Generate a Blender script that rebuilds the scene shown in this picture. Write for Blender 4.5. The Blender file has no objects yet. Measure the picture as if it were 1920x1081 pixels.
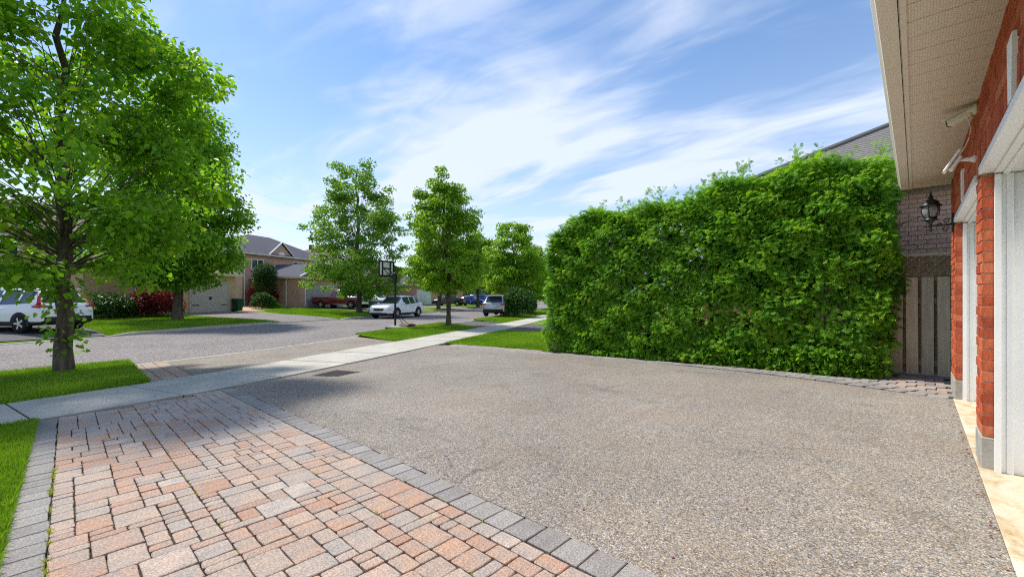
import bpy, math, random
import numpy as np
from mathutils import Vector, Matrix

random.seed(7)
rng = np.random.default_rng(11)
SC = bpy.context.scene
COL = SC.collection
R = math.radians

# ------------------------------------------------------------------ camera
EYE = 1.256
YAW = R(43.6)                       # left of +Y (the garage wall runs along Y)
cam = bpy.data.cameras.new('camera')
cam.sensor_width = 36.0
cam.lens = 795 / 1920 * 36.0
cam.shift_y = 12.5 / 1920
cam.clip_start = 0.02
cam.clip_end = 3000
camo = bpy.data.objects.new('camera', cam)
camo.location = (0, 0, EYE)
camo.rotation_euler = (R(90), 0, YAW)
COL.objects.link(camo)
SC.camera = camo

# ------------------------------------------------------------------ world, sun, exposure
SUN_AZ = Vector((-1.0, -0.19)).normalized()      # towards the sun, on plan
SUN_EL = R(53)
world = bpy.data.worlds.new('World')
SC.world = world
world.use_nodes = True


def build_world():
    nt = world.node_tree
    N, L = nt.nodes, nt.links
    N.clear()
    def nd(t, **k):
        n = N.new(t)
        for a, b in k.items():
            setattr(n, a, b)
        return n
    def val(n, i, v):
        n.inputs[i].default_value = v
    def math_(op, a, b=None, c=None, clamp=False):
        n = nd('ShaderNodeMath', operation=op, use_clamp=clamp)
        for i, s in enumerate((a, b, c)):
            if s is None:
                continue
            if isinstance(s, (int, float)):
                n.inputs[i].default_value = s
            else:
                L.new(s, n.inputs[i])
        return n.outputs[0]
    out = nd('ShaderNodeOutputWorld')
    bg = nd('ShaderNodeBackground')
    val(bg, 'Strength', 0.115)
    sky = nd('ShaderNodeTexSky', sky_type='NISHITA', sun_disc=False)
    sky.sun_elevation = SUN_EL
    sky.sun_rotation = math.atan2(SUN_AZ.x, SUN_AZ.y)
    sky.altitude = 150
    sky.air_density = 1.0
    sky.dust_density = 0.4
    sky.ozone_density = 2.2
    hsv = nd('ShaderNodeHueSaturation')
    val(hsv, 'Saturation', 1.3)
    val(hsv, 'Value', 0.66)
    L.new(sky.outputs[0], hsv.inputs['Color'])
    tc = nd('ShaderNodeTexCoord')
    sep = nd('ShaderNodeSeparateXYZ')
    L.new(tc.outputs['Generated'], sep.inputs[0])
    z = math_('MAXIMUM', sep.outputs['Z'], 0.0)
    den = math_('ADD', z, 0.10)
    # direction -> flat cloud layer, turned so that u runs along the wind streaks
    a = R(5)
    u0 = math_('DIVIDE', sep.outputs['X'], den)
    v0 = math_('DIVIDE', sep.outputs['Y'], den)
    u = math_('ADD', math_('MULTIPLY', u0, math.cos(a)), math_('MULTIPLY', v0, math.sin(a)))
    v = math_('ADD', math_('MULTIPLY', u0, -math.sin(a)), math_('MULTIPLY', v0, math.cos(a)))
    def noise(su, sv, off, scale, detail, rough, dist):
        c = nd('ShaderNodeCombineXYZ')
        L.new(math_('MULTIPLY', u, su), c.inputs[0])
        L.new(math_('MULTIPLY', v, sv), c.inputs[1])
        c.inputs[2].default_value = off
        n = nd('ShaderNodeTexNoise')
        val(n, 'Scale', scale); val(n, 'Detail', detail); val(n, 'Roughness', rough); val(n, 'Distortion', dist)
        L.new(c.outputs[0], n.inputs['Vector'])
        return n.outputs['Fac']
    broad = noise(0.55, 0.9, 24.916, 0.85, 4, 0.5, 0.4)
    streak = noise(0.5, 1.1, 29.6715, 1.25, 6, 0.52, 1.3)
    fine = noise(0.6, 1.8, 31.808, 2.4, 7, 0.55, 1.2)
    s = math_('ADD', math_('MULTIPLY', broad, 0.85), math_('MULTIPLY', streak, 0.65))
    s = math_('ADD', s, math_('MULTIPLY', fine, 0.30))
    mr = nd('ShaderNodeMapRange', interpolation_type='SMOOTHSTEP')
    val(mr, 'From Min', 0.80); val(mr, 'From Max', 1.10)
    L.new(s, mr.inputs['Value'])
    cov = mr.outputs[0]
    # milky veil of thin cloud, denser towards the horizon
    veil = math_('POWER', math_('SUBTRACT', 1.0, z, clamp=True), 3.0)
    veil = math_('MULTIPLY_ADD', veil, 0.80, 0.06)
    mask = math_('ADD', math_('MULTIPLY', cov, 0.72), veil)
    mask = math_('MINIMUM', mask, 0.93)
    mix = nd('ShaderNodeMix', data_type='RGBA')
    L.new(mask, mix.inputs['Factor'])
    L.new(hsv.outputs[0], mix.inputs[6])
    mix.inputs[7].default_value = (3.1, 3.4, 4.0, 1)
    L.new(mix.outputs[2], bg.inputs['Color'])
    L.new(bg.outputs[0], out.inputs[0])


build_world()
sd = bpy.data.lights.new('sun', 'SUN')
sd.energy = 2.15
sd.angle = R(5.0)
sd.color = (1.0, 0.95, 0.87)
so = bpy.data.objects.new('sun', sd)
S3 = Vector((SUN_AZ.x * math.cos(SUN_EL), SUN_AZ.y * math.cos(SUN_EL), math.sin(SUN_EL)))
so.rotation_euler = S3.to_track_quat('Z', 'Y').to_euler()
so.location = (-20, 6, 30)
COL.objects.link(so)
SC.view_settings.view_transform = 'Standard'
SC.view_settings.look = 'None'
SC.view_settings.exposure = 1.3
SC.view_settings.gamma = 1
SC.cycles.max_bounces = 5
SC.cycles.diffuse_bounces = 3
SC.cycles.glossy_bounces = 2
SC.cycles.transmission_bounces = 4
SC.cycles.filter_width = 1.15
SC.cycles.use_adaptive_sampling = True
SC.cycles.adaptive_threshold = 0.012
SC.cycles.use_denoising = False
SC.cycles.transparent_max_bounces = 8
SC.cycles.caustics_reflective = False
SC.cycles.caustics_refractive = False


# ------------------------------------------------------------------ materials
def new_mat(name):
    m = bpy.data.materials.new(name)
    m.use_nodes = True
    nt = m.node_tree
    return m, nt.nodes, nt.links, nt.nodes['Principled BSDF']


def set_spec(p, rough, spec=0.3, metal=0.0):
    p.inputs['Roughness'].default_value = rough
    p.inputs['Specular IOR Level'].default_value = spec
    p.inputs['Metallic'].default_value = metal


def tex_noise(N, L, scale, detail=4, rough=0.55, coord='Object', stretch=None, dist=0.0):
    tc = N.new('ShaderNodeTexCoord')
    n = N.new('ShaderNodeTexNoise')
    n.inputs['Scale'].default_value = scale
    n.inputs['Detail'].default_value = detail
    n.inputs['Roughness'].default_value = rough
    n.inputs['Distortion'].default_value = dist
    src = tc.outputs[coord]
    if coord == 'World':
        src = None
    if stretch:
        mp = N.new('ShaderNodeMapping')
        mp.inputs['Scale'].default_value = stretch
        L.new(src, mp.inputs[0])
        src = mp.outputs[0]
    L.new(src, n.inputs['Vector'])
    return n.outputs['Fac']


def ramp(N, L, fac, stops):
    r = N.new('ShaderNodeValToRGB')
    e = r.color_ramp.elements
    while len(e) < len(stops):
        e.new(0.5)
    for el, (p, c) in zip(e, stops):
        el.position = p
        el.color = (*c, 1)
    L.new(fac, r.inputs[0])
    return r.outputs[0]


def mixc(N, L, fac, a, b, mode='MIX'):
    m = N.new('ShaderNodeMix')
    m.data_type = 'RGBA'
    m.blend_type = mode
    for i, s in ((0, fac), (6, a), (7, b)):
        if isinstance(s, (int, float)):
            m.inputs[i].default_value = s
        elif isinstance(s, tuple):
            m.inputs[i].default_value = (*s, 1)
        else:
            L.new(s, m.inputs[i])
    return m.outputs[2]


def bump(N, L, p, h, strength, dist=0.01):
    b = N.new('ShaderNodeBump')
    b.inputs['Strength'].default_value = strength
    b.inputs['Distance'].default_value = dist
    L.new(h, b.inputs['Height'])
    L.new(b.outputs[0], p.inputs['Normal'])


def plain(name, col, rough=0.6, spec=0.3, metal=0.0, var=0.12, scale=6.0, bmp=0.0, bscale=60, coord='Object'):
    m, N, L, p = new_mat(name)
    set_spec(p, rough, spec, metal)
    f = tex_noise(N, L, scale, 5, 0.6, coord)
    lo = tuple(c * (1 - var) for c in col)
    hi = tuple(min(1, c * (1 + var)) for c in col)
    L.new(ramp(N, L, f, [(0.3, lo), (0.7, hi)]), p.inputs['Base Color'])
    if bmp:
        bump(N, L, p, tex_noise(N, L, bscale, 4, 0.6, coord), bmp)
    return m


def leaf_mat(name, stops, trans=0.35, rough=0.5, tcol=(1.35, 1.35, 0.5), spec=0.18):
    m, N, L, p = new_mat(name)
    set_spec(p, rough, spec)
    at = N.new('ShaderNodeAttribute')
    at.attribute_name = 'var'
    c = ramp(N, L, at.outputs['Fac'], stops)
    L.new(c, p.inputs['Base Color'])
    t = N.new('ShaderNodeBsdfTranslucent')
    L.new(mixc(N, L, 1.0, c, tcol, 'MULTIPLY'), t.inputs['Color'])
    ms = N.new('ShaderNodeMixShader')
    ms.inputs[0].default_value = trans
    L.new(p.outputs[0], ms.inputs[1])
    L.new(t.outputs[0], ms.inputs[2])
    L.new(ms.outputs[0], N['Material Output'].inputs[0])
    return m


M = {}


def aggregate(name, dark, mid, light, scale, big_lo=0.82, big_hi=1.12, stain=(0.30, 0.20, 0.11), stain_amt=0.0, cracks=False, bmp=0.6):
    """worn asphalt: pale stones showing in a dark binder"""
    m, N, L, p = new_mat(name)
    set_spec(p, 0.9, 0.15)
    tc = N.new('ShaderNodeTexCoord')
    v = N.new('ShaderNodeTexVoronoi')
    v.inputs['Scale'].default_value = scale
    L.new(tc.outputs['Object'], v.inputs['Vector'])
    sepc = N.new('ShaderNodeSeparateColor')
    L.new(v.outputs['Color'], sepc.inputs[0])
    c1 = ramp(N, L, sepc.outputs[0], [(0.0, dark), (0.3, mid), (0.75, mid), (1.0, light)])
    hue = ramp(N, L, sepc.outputs[1], [(0.0, (0.82, 0.9, 1.1)), (0.5, (1, 1, 1)), (1.0, (1.13, 1.0, 0.86))])
    c1 = mixc(N, L, 1.0, c1, hue, 'MULTIPLY')
    edge = ramp(N, L, v.outputs['Distance'], [(0.35, (1, 1, 1)), (0.8, (0.42, 0.42, 0.42))])
    c1 = mixc(N, L, 1.0, c1, edge, 'MULTIPLY')
    v2 = tex_noise(N, L, scale * 0.3, 3, 0.65)
    c1 = mixc(N, L, 1.0, c1, ramp(N, L, v2, [(0.3, (0.72,) * 3), (0.68, (1.2,) * 3)]), 'MULTIPLY')
    b = tex_noise(N, L, 0.55, 6, 0.62)
    c1 = mixc(N, L, 1.0, c1, ramp(N, L, b, [(0.3, (big_lo,) * 3), (0.7, (big_hi,) * 3)]), 'MULTIPLY')
    if stain_amt:
        s = tex_noise(N, L, 0.9, 5, 0.6, 'Object', (0.45, 1.0, 1.0), 0.6)
        sm = ramp(N, L, s, [(0.50, (0, 0, 0)), (0.68, (stain_amt,) * 3)])
        c1 = mixc(N, L, sm, c1, mixc(N, L, 0.42, c1, stain))
        oil = tex_noise(N, L, 1.7, 5, 0.62, 'Object', (0.6, 1.0, 1.0), 1.2)
        c1 = mixc(N, L, 1.0, c1, ramp(N, L, oil, [(0.28, (0.78, 0.77, 0.76)), (0.42, (1, 1, 1)), (0.62, (1, 1, 1)), (0.74, (1.1, 1.09, 1.06))]), 'MULTIPLY')
        # a rust mark or two
        rust = tex_noise(N, L, 3.1, 3, 0.5, 'Object', (0.5, 1.1, 1.0), 0.4)
        c1 = mixc(N, L, ramp(N, L, rust, [(0.70, (0, 0, 0)), (0.78, (0.45,) * 3)]), c1, (0.42, 0.20, 0.08))
    if cracks:
        w = N.new('ShaderNodeTexNoise')
        w.inputs['Scale'].default_value = 3.0
        w.inputs['Detail'].default_value = 5
        L.new(tc.outputs['Object'], w.inputs['Vector'])
        mv = N.new('ShaderNodeVectorMath'); mv.operation = 'MULTIPLY_ADD'
        mv.inputs[1].default_value = (0.5, 0.5, 0)
        L.new(w.outputs['Color'], mv.inputs[0]); L.new(tc.outputs['Object'], mv.inputs[2])
        vc = N.new('ShaderNodeTexVoronoi'); vc.feature = 'DISTANCE_TO_EDGE'
        vc.inputs['Scale'].default_value = 1.15
        L.new(mv.outputs[0], vc.inputs['Vector'])
        ck = ramp(N, L, vc.outputs['Distance'], [(0.0015, (1, 1, 1)), (0.006, (0, 0, 0))])
        sxy = N.new('ShaderNodeSeparateXYZ'); L.new(tc.outputs['Object'], sxy.inputs[0])
        near = N.new('ShaderNodeMapRange'); near.inputs['From Min'].default_value = 2.2; near.inputs['From Max'].default_value = 3.1
        near.inputs['To Min'].default_value = 0.8; near.inputs['To Max'].default_value = 0.0
        L.new(sxy.outputs[1], near.inputs['Value'])
        reg = mixc(N, L, 1.0, ramp(N, L, tex_noise(N, L, 0.7, 3, 0.5), [(0.44, (0, 0, 0)), (0.52, (0.8, 0.8, 0.8))]), near.outputs[0], 'MULTIPLY')
        c1 = mixc(N, L, mixc(N, L, 1.0, ck, reg, 'MULTIPLY'), c1, (0.03, 0.027, 0.024))
    L.new(c1, p.inputs['Base Color'])
    bump(N, L, p, sepc.outputs[2], bmp, 0.006)
    return m


def make_materials():
    M['driveway'] = aggregate('driveway_asphalt', (0.14, 0.125, 0.105), (0.37, 0.33, 0.275), (0.64, 0.59, 0.50), 135, stain=(0.30, 0.21, 0.125), stain_amt=0.55, cracks=True)
    M['road'] = aggregate('road_asphalt', (0.15, 0.135, 0.125), (0.31, 0.28, 0.26), (0.45, 0.42, 0.39), 42, 0.86, 1.1, bmp=0.3)
    M['dark_asphalt'] = aggregate('dark_asphalt', (0.06, 0.06, 0.065), (0.16, 0.155, 0.155), (0.28, 0.27, 0.26), 60, 0.85, 1.1, bmp=0.3)
    # concrete
    m, N, L, p = new_mat('concrete')
    set_spec(p, 0.85, 0.2)
    g = tex_noise(N, L, 90, 4, 0.7)
    b = tex_noise(N, L, 1.6, 6, 0.65)
    oi = N.new('ShaderNodeObjectInfo')
    c = ramp(N, L, b, [(0.3, (0.40, 0.375, 0.325)), (0.7, (0.55, 0.52, 0.455))])
    c = mixc(N, L, 1.0, c, ramp(N, L, g, [(0.3, (0.8,) * 3), (0.7, (1.12,) * 3)]), 'MULTIPLY')
    c = mixc(N, L, 1.0, c, ramp(N, L, oi.outputs['Random'], [(0, (0.92, 0.94, 0.95)), (1, (1.05, 1.02, 0.97))]), 'MULTIPLY')
    L.new(c, p.inputs['Base Color'])
    bump(N, L, p, g, 0.25, 0.004)
    M['concrete'] = m
    # apron: pale concrete with rusty water stains
    m, N, L, p = new_mat('stained_concrete')
    set_spec(p, 0.8, 0.2)
    b = tex_noise(N, L, 2.6, 6, 0.65, 'Object', (2.0, 1.0, 1.0), 0.8)
    c = ramp(N, L, b, [(0.32, (0.62, 0.57, 0.47)), (0.50, (0.55, 0.46, 0.32)), (0.66, (0.40, 0.28, 0.14))])
    c = mixc(N, L, 1.0, c, ramp(N, L, tex_noise(N, L, 70, 4, 0.7), [(0.3, (0.85,) * 3), (0.7, (1.1,) * 3)]), 'MULTIPLY')
    L.new(c, p.inputs['Base Color'])
    M['stained'] = m
    # pavers
    def paver(name, stops, seed):
        m, N, L, p = new_mat(name)
        set_spec(p, 0.88, 0.2)
        oi = N.new('ShaderNodeObjectInfo')
        base = ramp(N, L, oi.outputs['Random'], stops)
        n1 = tex_noise(N, L, 9, 5, 0.65)
        tc = N.new('ShaderNodeTexCoord')
        # flamed second tone differing per stone
        ad = N.new('ShaderNodeVectorMath'); ad.operation = 'ADD'
        cmb = N.new('ShaderNodeCombineXYZ')
        mm = N.new('ShaderNodeMath'); mm.operation = 'MULTIPLY'; mm.inputs[1].default_value = 91.7 + seed
        L.new(oi.outputs['Random'], mm.inputs[0]); L.new(mm.outputs[0], cmb.inputs[0]); L.new(mm.outputs[0], cmb.inputs[1])
        L.new(tc.outputs['Object'], ad.inputs[0]); L.new(cmb.outputs[0], ad.inputs[1])
        n2 = N.new('ShaderNodeTexNoise'); n2.inputs['Scale'].default_value = 6.0; n2.inputs['Detail'].default_value = 5
        L.new(ad.outputs[0], n2.inputs['Vector'])
        c = mixc(N, L, ramp(N, L, n2.outputs['Fac'], [(0.36, (0, 0, 0)), (0.60, (0.95,) * 3)]), base, mixc(N, L, 0.6, base, (0.30, 0.285, 0.265)))
        v = N.new('ShaderNodeTexVoronoi'); v.inputs['Scale'].default_value = 170
        L.new(tc.outputs['Object'], v.inputs['Vector'])
        sc_ = N.new('ShaderNodeSeparateColor'); L.new(v.outputs['Color'], sc_.inputs[0])
        c = mixc(N, L, 1.0, c, ramp(N, L, sc_.outputs[0], [(0.0, (0.68,) * 3), (0.5, (1.0,) * 3), (1.0, (1.32,) * 3)]), 'MULTIPLY')
        L.new(c, p.inputs['Base Color'])
        bump(N, L, p, sc_.outputs[1], 0.5, 0.004)
        return m
    M['paver'] = paver('paver_blend', [(0.0, (0.404, 0.224, 0.146)), (0.2, (0.464, 0.292, 0.201)), (0.38, (0.404, 0.32, 0.253)), (0.55, (0.482, 0.348, 0.261)), (0.72, (0.378, 0.324, 0.28)), (0.86, (0.439, 0.264, 0.174)), (1.0, (0.49, 0.42, 0.359))], 0)
    M['paver_grey'] = paver('paver_charcoal', [(0.0, (0.22, 0.20, 0.19)), (0.5, (0.27, 0.25, 0.235)), (1.0, (0.33, 0.305, 0.285))], 5)
    M['bed'] = plain('jointing_sand', (0.075, 0.062, 0.042), 0.95, 0.1, 0, 0.45, 7)
    M['soil'] = plain('soil', (0.09, 0.065, 0.045), 0.95, 0.1, 0, 0.4, 8, 0.6, 40)
    # lawn under the blades
    m, N, L, p = new_mat('turf')
    set_spec(p, 0.9, 0.1)
    n = tex_noise(N, L, 3.0, 8, 0.7)
    L.new(ramp(N, L, n, [(0.3, (0.10, 0.19, 0.014)), (0.7, (0.18, 0.31, 0.024))]), p.inputs['Base Color'])
    bump(N, L, p, tex_noise(N, L, 60, 4, 0.7), 0.8, 0.03)
    M['turf'] = m
    M['grass'] = leaf_mat('grass_blades', [(0, (0.1, 0.2, 0.015)), (0.5, (0.21, 0.38, 0.022)), (0.85, (0.31, 0.46, 0.035)), (1, (0.45, 0.46, 0.11))], 0.35, 0.5, (1.2, 1.25, 0.5), 0.2)
    M['leaf_linden'] = leaf_mat('linden_leaves', [(0, (0.07, 0.18, 0.02)), (0.5, (0.14, 0.32, 0.026)), (0.85, (0.22, 0.42, 0.032)), (1, (0.36, 0.52, 0.045))], 0.5, 0.42, (1.7, 1.6, 0.45))
    M['leaf_pear'] = leaf_mat('pear_leaves', [(0, (0.07, 0.17, 0.03)), (0.5, (0.14, 0.29, 0.036)), (1, (0.27, 0.43, 0.045))], 0.48, 0.4, (1.6, 1.5, 0.5))
    M['leaf_light'] = leaf_mat('light_green_leaves', [(0, (0.09, 0.21, 0.02)), (0.5, (0.19, 0.36, 0.03)), (1, (0.33, 0.48, 0.05))], 0.5, 0.42, (1.6, 1.5, 0.5))
    M['leaf_dark'] = leaf_mat('dark_shrub_leaves', [(0, (0.022, 0.06, 0.015)), (0.6, (0.045, 0.128, 0.022)), (1, (0.12, 0.24, 0.03))], 0.25, 0.45)
    M['leaf_red'] = leaf_mat('red_maple_leaves', [(0, (0.075, 0.018, 0.018)), (0.6, (0.24, 0.033, 0.038)), (1, (0.5, 0.09, 0.075))], 0.35, 0.5, (1.5, 0.9, 0.7))
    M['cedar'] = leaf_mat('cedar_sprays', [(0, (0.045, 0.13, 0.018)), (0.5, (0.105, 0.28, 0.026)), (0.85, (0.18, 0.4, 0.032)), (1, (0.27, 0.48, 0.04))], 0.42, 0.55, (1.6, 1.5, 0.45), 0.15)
    M['litter'] = leaf_mat('dry_leaves', [(0, (0.10, 0.03, 0.015)), (0.6, (0.24, 0.08, 0.03)), (1, (0.35, 0.22, 0.10))], 0.1, 0.8)
    # bark
    m, N, L, p = new_mat('bark')
    set_spec(p, 0.95, 0.1)
    n = tex_noise(N, L, 9, 6, 0.65, 'Object', (1.0, 1.0, 0.18), 0.6)
    n2 = tex_noise(N, L, 2.0, 4, 0.6)
    c = ramp(N, L, n, [(0.35, (0.045, 0.035, 0.026)), (0.65, (0.165, 0.135, 0.10))])
    c = mixc(N, L, ramp(N, L, n2, [(0.5, (0, 0, 0)), (0.7, (0.45,) * 3)]), c, (0.13, 0.12, 0.055))
    L.new(c, p.inputs['Base Color'])
    bump(N, L, p, n, 1.0, 0.03)
    M['bark'] = m
    # bricks
    def brick(name, stops, grain, streak, mod=None):
        m, N, L, p = new_mat(name)
        set_spec(p, 0.85, 0.2)
        oi = N.new('ShaderNodeObjectInfo')
        c = ramp(N, L, oi.outputs['Random'], stops)
        n = tex_noise(N, L, 30, 5, 0.7, 'Object', streak, 0.4)
        c = mixc(N, L, 1.0, c, ramp(N, L, n, [(0.3, (1 - grain,) * 3), (0.7, (1 + grain,) * 3)]), 'MULTIPLY')
        L.new(c, p.inputs['Base Color'])
        bump(N, L, p, n, 0.9, 0.012)
        return m
    M['brick_red'] = brick('red_rug_brick', [(0, (0.33, 0.065, 0.032)), (0.35, (0.46, 0.098, 0.042)), (0.75, (0.50, 0.12, 0.05)), (1, (0.56, 0.17, 0.08))], 0.38, (1.6, 1.6, 0.35))
    M['brick_pink'] = brick('pink_brick', [(0, (0.72, 0.44, 0.33)), (0.5, (0.77, 0.49, 0.37)), (1, (0.81, 0.54, 0.42))], 0.15, (1, 1, 1))
    M['mortar'] = plain('mortar', (0.50, 0.38, 0.32), 0.95, 0.1, 0, 0.2, 30)
    M['mortar_pale'] = plain('pale_mortar', (0.36, 0.22, 0.16), 0.95, 0.1, 0, 0.15, 30)
    def far_brick(name, a, b, mortar, sc_=4.0):
        m, N, L, p = new_mat(name)
        set_spec(p, 0.9, 0.15)
        tc = N.new('ShaderNodeTexCoord')
        mp = N.new('ShaderNodeMapping'); mp.inputs['Rotation'].default_value = (R(90), 0, 0)
        sx = N.new('ShaderNodeSeparateXYZ'); L.new(tc.outputs['Object'], sx.inputs[0])
        ad = N.new('ShaderNodeMath'); ad.operation = 'ADD'
        L.new(sx.outputs[0], ad.inputs[0]); L.new(sx.outputs[1], ad.inputs[1])
        cb = N.new('ShaderNodeCombineXYZ'); L.new(ad.outputs[0], cb.inputs[0]); L.new(sx.outputs[2], cb.inputs[1])
        bt = N.new('ShaderNodeTexBrick')
        bt.inputs['Scale'].default_value = 1.0
        bt.inputs['Brick Width'].default_value = 0.24; bt.inputs['Row Height'].default_value = 0.08
        bt.inputs['Mortar Size'].default_value = 0.008
        bt.inputs['Color1'].default_value = (*a, 1); bt.inputs['Color2'].default_value = (*b, 1); bt.inputs['Mortar'].default_value = (*mortar, 1)
        L.new(cb.outputs[0], bt.inputs['Vector'])
        c = mixc(N, L, 1.0, bt.outputs['Color'], ramp(N, L, tex_noise(N, L, 1.2, 5, 0.6), [(0.3, (0.86,) * 3), (0.7, (1.12,) * 3)]), 'MULTIPLY')
        L.new(c, p.inputs['Base Color'])
        return m
    M['house_brown'] = far_brick('brown_brick', (0.54, 0.28, 0.205), (0.65, 0.37, 0.275), (0.58, 0.46, 0.39))
    M['house_tan'] = far_brick('tan_brick', (0.55, 0.33, 0.16), (0.66, 0.44, 0.25), (0.6, 0.53, 0.44))
    M['house_red'] = far_brick('far_red_brick', (0.54, 0.25, 0.17), (0.63, 0.34, 0.24), (0.55, 0.46, 0.38))
    M['house_grey'] = far_brick('greyish_brick', (0.30, 0.24, 0.20), (0.38, 0.30, 0.25), (0.42, 0.38, 0.34))
    def shingle(name, a, b):
        m, N, L, p = new_mat(name)
        set_spec(p, 0.92, 0.15)
        n = tex_noise(N, L, 5, 4, 0.6)
        n2 = tex_noise(N, L, 55, 3, 0.7)
        c = mixc(N, L, n, a, b)
        c = mixc(N, L, 1.0, c, ramp(N, L, n2, [(0.3, (0.7,) * 3), (0.7, (1.3,) * 3)]), 'MULTIPLY')
        L.new(c, p.inputs['Base Color'])
        return m
    M['shingle_blue'] = shingle('slate_shingle', (0.075, 0.075, 0.095), (0.13, 0.125, 0.15))
    M['shingle_brown'] = shingle('brown_shingle', (0.17, 0.12, 0.10), (0.26, 0.19, 0.16))
    M['shingle_grey'] = shingle('grey_shingle', (0.15, 0.14, 0.135), (0.25, 0.235, 0.225))
    M['white'] = plain('white_paint', (0.86, 0.86, 0.84), 0.45, 0.4, 0, 0.04, 3)
    M['soffit'] = None
    m, N, L, p = new_mat('soffit_aluminium')
    set_spec(p, 0.6, 0.3)
    tc = N.new('ShaderNodeTexCoord')
    sx = N.new('ShaderNodeSeparateXYZ'); L.new(tc.outputs['Object'], sx.inputs[0])
    cb = N.new('ShaderNodeCombineXYZ'); L.new(sx.outputs[1], cb.inputs[0]); L.new(sx.outputs[0], cb.inputs[1])
    bt = N.new('ShaderNodeTexBrick')
    bt.inputs['Scale'].default_value = 1.0; bt.inputs['Brick Width'].default_value = 0.022; bt.inputs['Row Height'].default_value = 0.012
    bt.inputs['Mortar Size'].default_value = 0.0042; bt.inputs['Mortar Smooth'].default_value = 0.3
    bt.inputs['Color1'].default_value = (0, 0, 0, 1); bt.inputs['Color2'].default_value = (0, 0, 0, 1); bt.inputs['Mortar'].default_value = (1, 1, 1, 1)
    L.new(cb.outputs[0], bt.inputs['Vector'])
    inv = ramp(N, L, bt.outputs['Fac'], [(0.0, (0.80, 0.78, 0.74)), (0.8, (1, 1, 1))])
    c = mixc(N, L, 1.0, inv, (0.72, 0.65, 0.53), 'MULTIPLY')
    L.new(c, p.inputs['Base Color'])
    M['soffit'] = m
    M['almond'] = plain('almond_aluminium', (0.70, 0.64, 0.53), 0.5, 0.35, 0, 0.05, 2)
    M['black_iron'] = plain('black_cast_metal', (0.012, 0.018, 0.018), 0.4, 0.5, 0, 0.3, 20)
    M['black'] = plain('black_paint', (0.012, 0.012, 0.013), 0.5, 0.4, 0, 0.2, 10)
    M['black_plastic'] = plain('black_plastic', (0.02, 0.021, 0.023), 0.65, 0.3, 0, 0.2, 10)
    M['rubber'] = plain('tyre_rubber', (0.016, 0.016, 0.017), 0.8, 0.2, 0, 0.2, 10)
    M['alloy'] = plain('alloy_rim', (0.55, 0.56, 0.58), 0.3, 0.5, 0.8, 0.05, 5)
    M['chrome'] = plain('chrome', (0.7, 0.7, 0.72), 0.12, 0.5, 1.0, 0.03, 5)
    M['iron'] = plain('cast_iron', (0.055, 0.042, 0.04), 0.7, 0.3, 0.3, 0.3, 9, 0.5, 60)
    M['concrete_block'] = plain('cement_parging', (0.36, 0.34, 0.30), 0.9, 0.15, 0, 0.25, 7, 0.4, 40)
    m, N, L, p = new_mat('weathered_wood')
    set_spec(p, 0.9, 0.15)
    oi = N.new('ShaderNodeObjectInfo')
    n = tex_noise(N, L, 16, 6, 0.65, 'Object', (2.2, 1, 0.12), 1.0)
    v = N.new('ShaderNodeTexVoronoi'); v.inputs['Scale'].default_value = 3.2
    ad = N.new('ShaderNodeVectorMath'); ad.operation = 'ADD'
    tc = N.new('ShaderNodeTexCoord'); mm = N.new('ShaderNodeMath'); mm.operation = 'MULTIPLY'; mm.inputs[1].default_value = 37.0
    L.new(oi.outputs['Random'], mm.inputs[0]); L.new(tc.outputs['Object'], ad.inputs[0]); L.new(mm.outputs[0], ad.inputs[1]); L.new(ad.outputs[0], v.inputs['Vector'])
    kn = ramp(N, L, v.outputs['Distance'], [(0.035, (1, 1, 1)), (0.06, (0, 0, 0))])
    c = ramp(N, L, n, [(0.3, (0.42, 0.365, 0.285)), (0.7, (0.64, 0.575, 0.46))])
    c = mixc(N, L, 1.0, c, ramp(N, L, oi.outputs['Random'], [(0, (0.85, 0.88, 0.9)), (1, (1.1, 1.08, 1.0))]), 'MULTIPLY')
    c = mixc(N, L, kn, c, (0.06, 0.04, 0.025))
    L.new(c, p.inputs['Base Color'])
    bump(N, L, p, n, 0.4, 0.004)
    M['wood'] = m
    M['wood_dark'] = plain('dark_lattice_wood', (0.22, 0.18, 0.115), 0.9, 0.1, 0, 0.3, 12)
    def paint(name, col, metal=0.0, rough=0.25):
        m = plain(name, col, rough, 0.5, metal, 0.03, 2)
        p = m.node_tree.nodes['Principled BSDF']
        p.inputs['Coat Weight'].default_value = 0.6
        p.inputs['Coat Roughness'].default_value = 0.06
        return m
    M['paint_white'] = paint('pearl_white_paint', (0.78, 0.79, 0.80))
    M['paint_maroon'] = paint('maroon_paint', (0.20, 0.012, 0.03))
    M['paint_grey'] = paint('dark_grey_paint', (0.035, 0.037, 0.045))
    M['paint_blue'] = paint('blue_paint', (0.012, 0.04, 0.42))
    M['paint_silver'] = paint('silver_paint', (0.40, 0.41, 0.43), 0.4)
    m, N, L, p = new_mat('car_glass')
    p.inputs['Base Color'].default_value = (0.025, 0.035, 0.04, 1)
    set_spec(p, 0.04, 0.7)
    M['car_glass'] = m
    m, N, L, p = new_mat('window_glass')
    p.inputs['Base Color'].default_value = (0.03, 0.04, 0.05, 1)
    set_spec(p, 0.06, 0.6)
    M['glass'] = m
    m, N, L, p = new_mat('lamp_glass')
    p.inputs['Base Color'].default_value = (0.85, 0.88, 0.84, 1)
    set_spec(p, 0.12, 0.5)
    p.inputs['Transmission Weight'].default_value = 0.75
    p.inputs['IOR'].default_value = 1.15
    M['lamp_glass'] = m
    m, N, L, p = new_mat('backboard_acrylic')
    p.inputs['Base Color'].default_value = (0.75, 0.78, 0.78, 1)
    set_spec(p, 0.15, 0.5)
    p.inputs['Alpha'].default_value = 0.55
    M['acrylic'] = m
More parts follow.
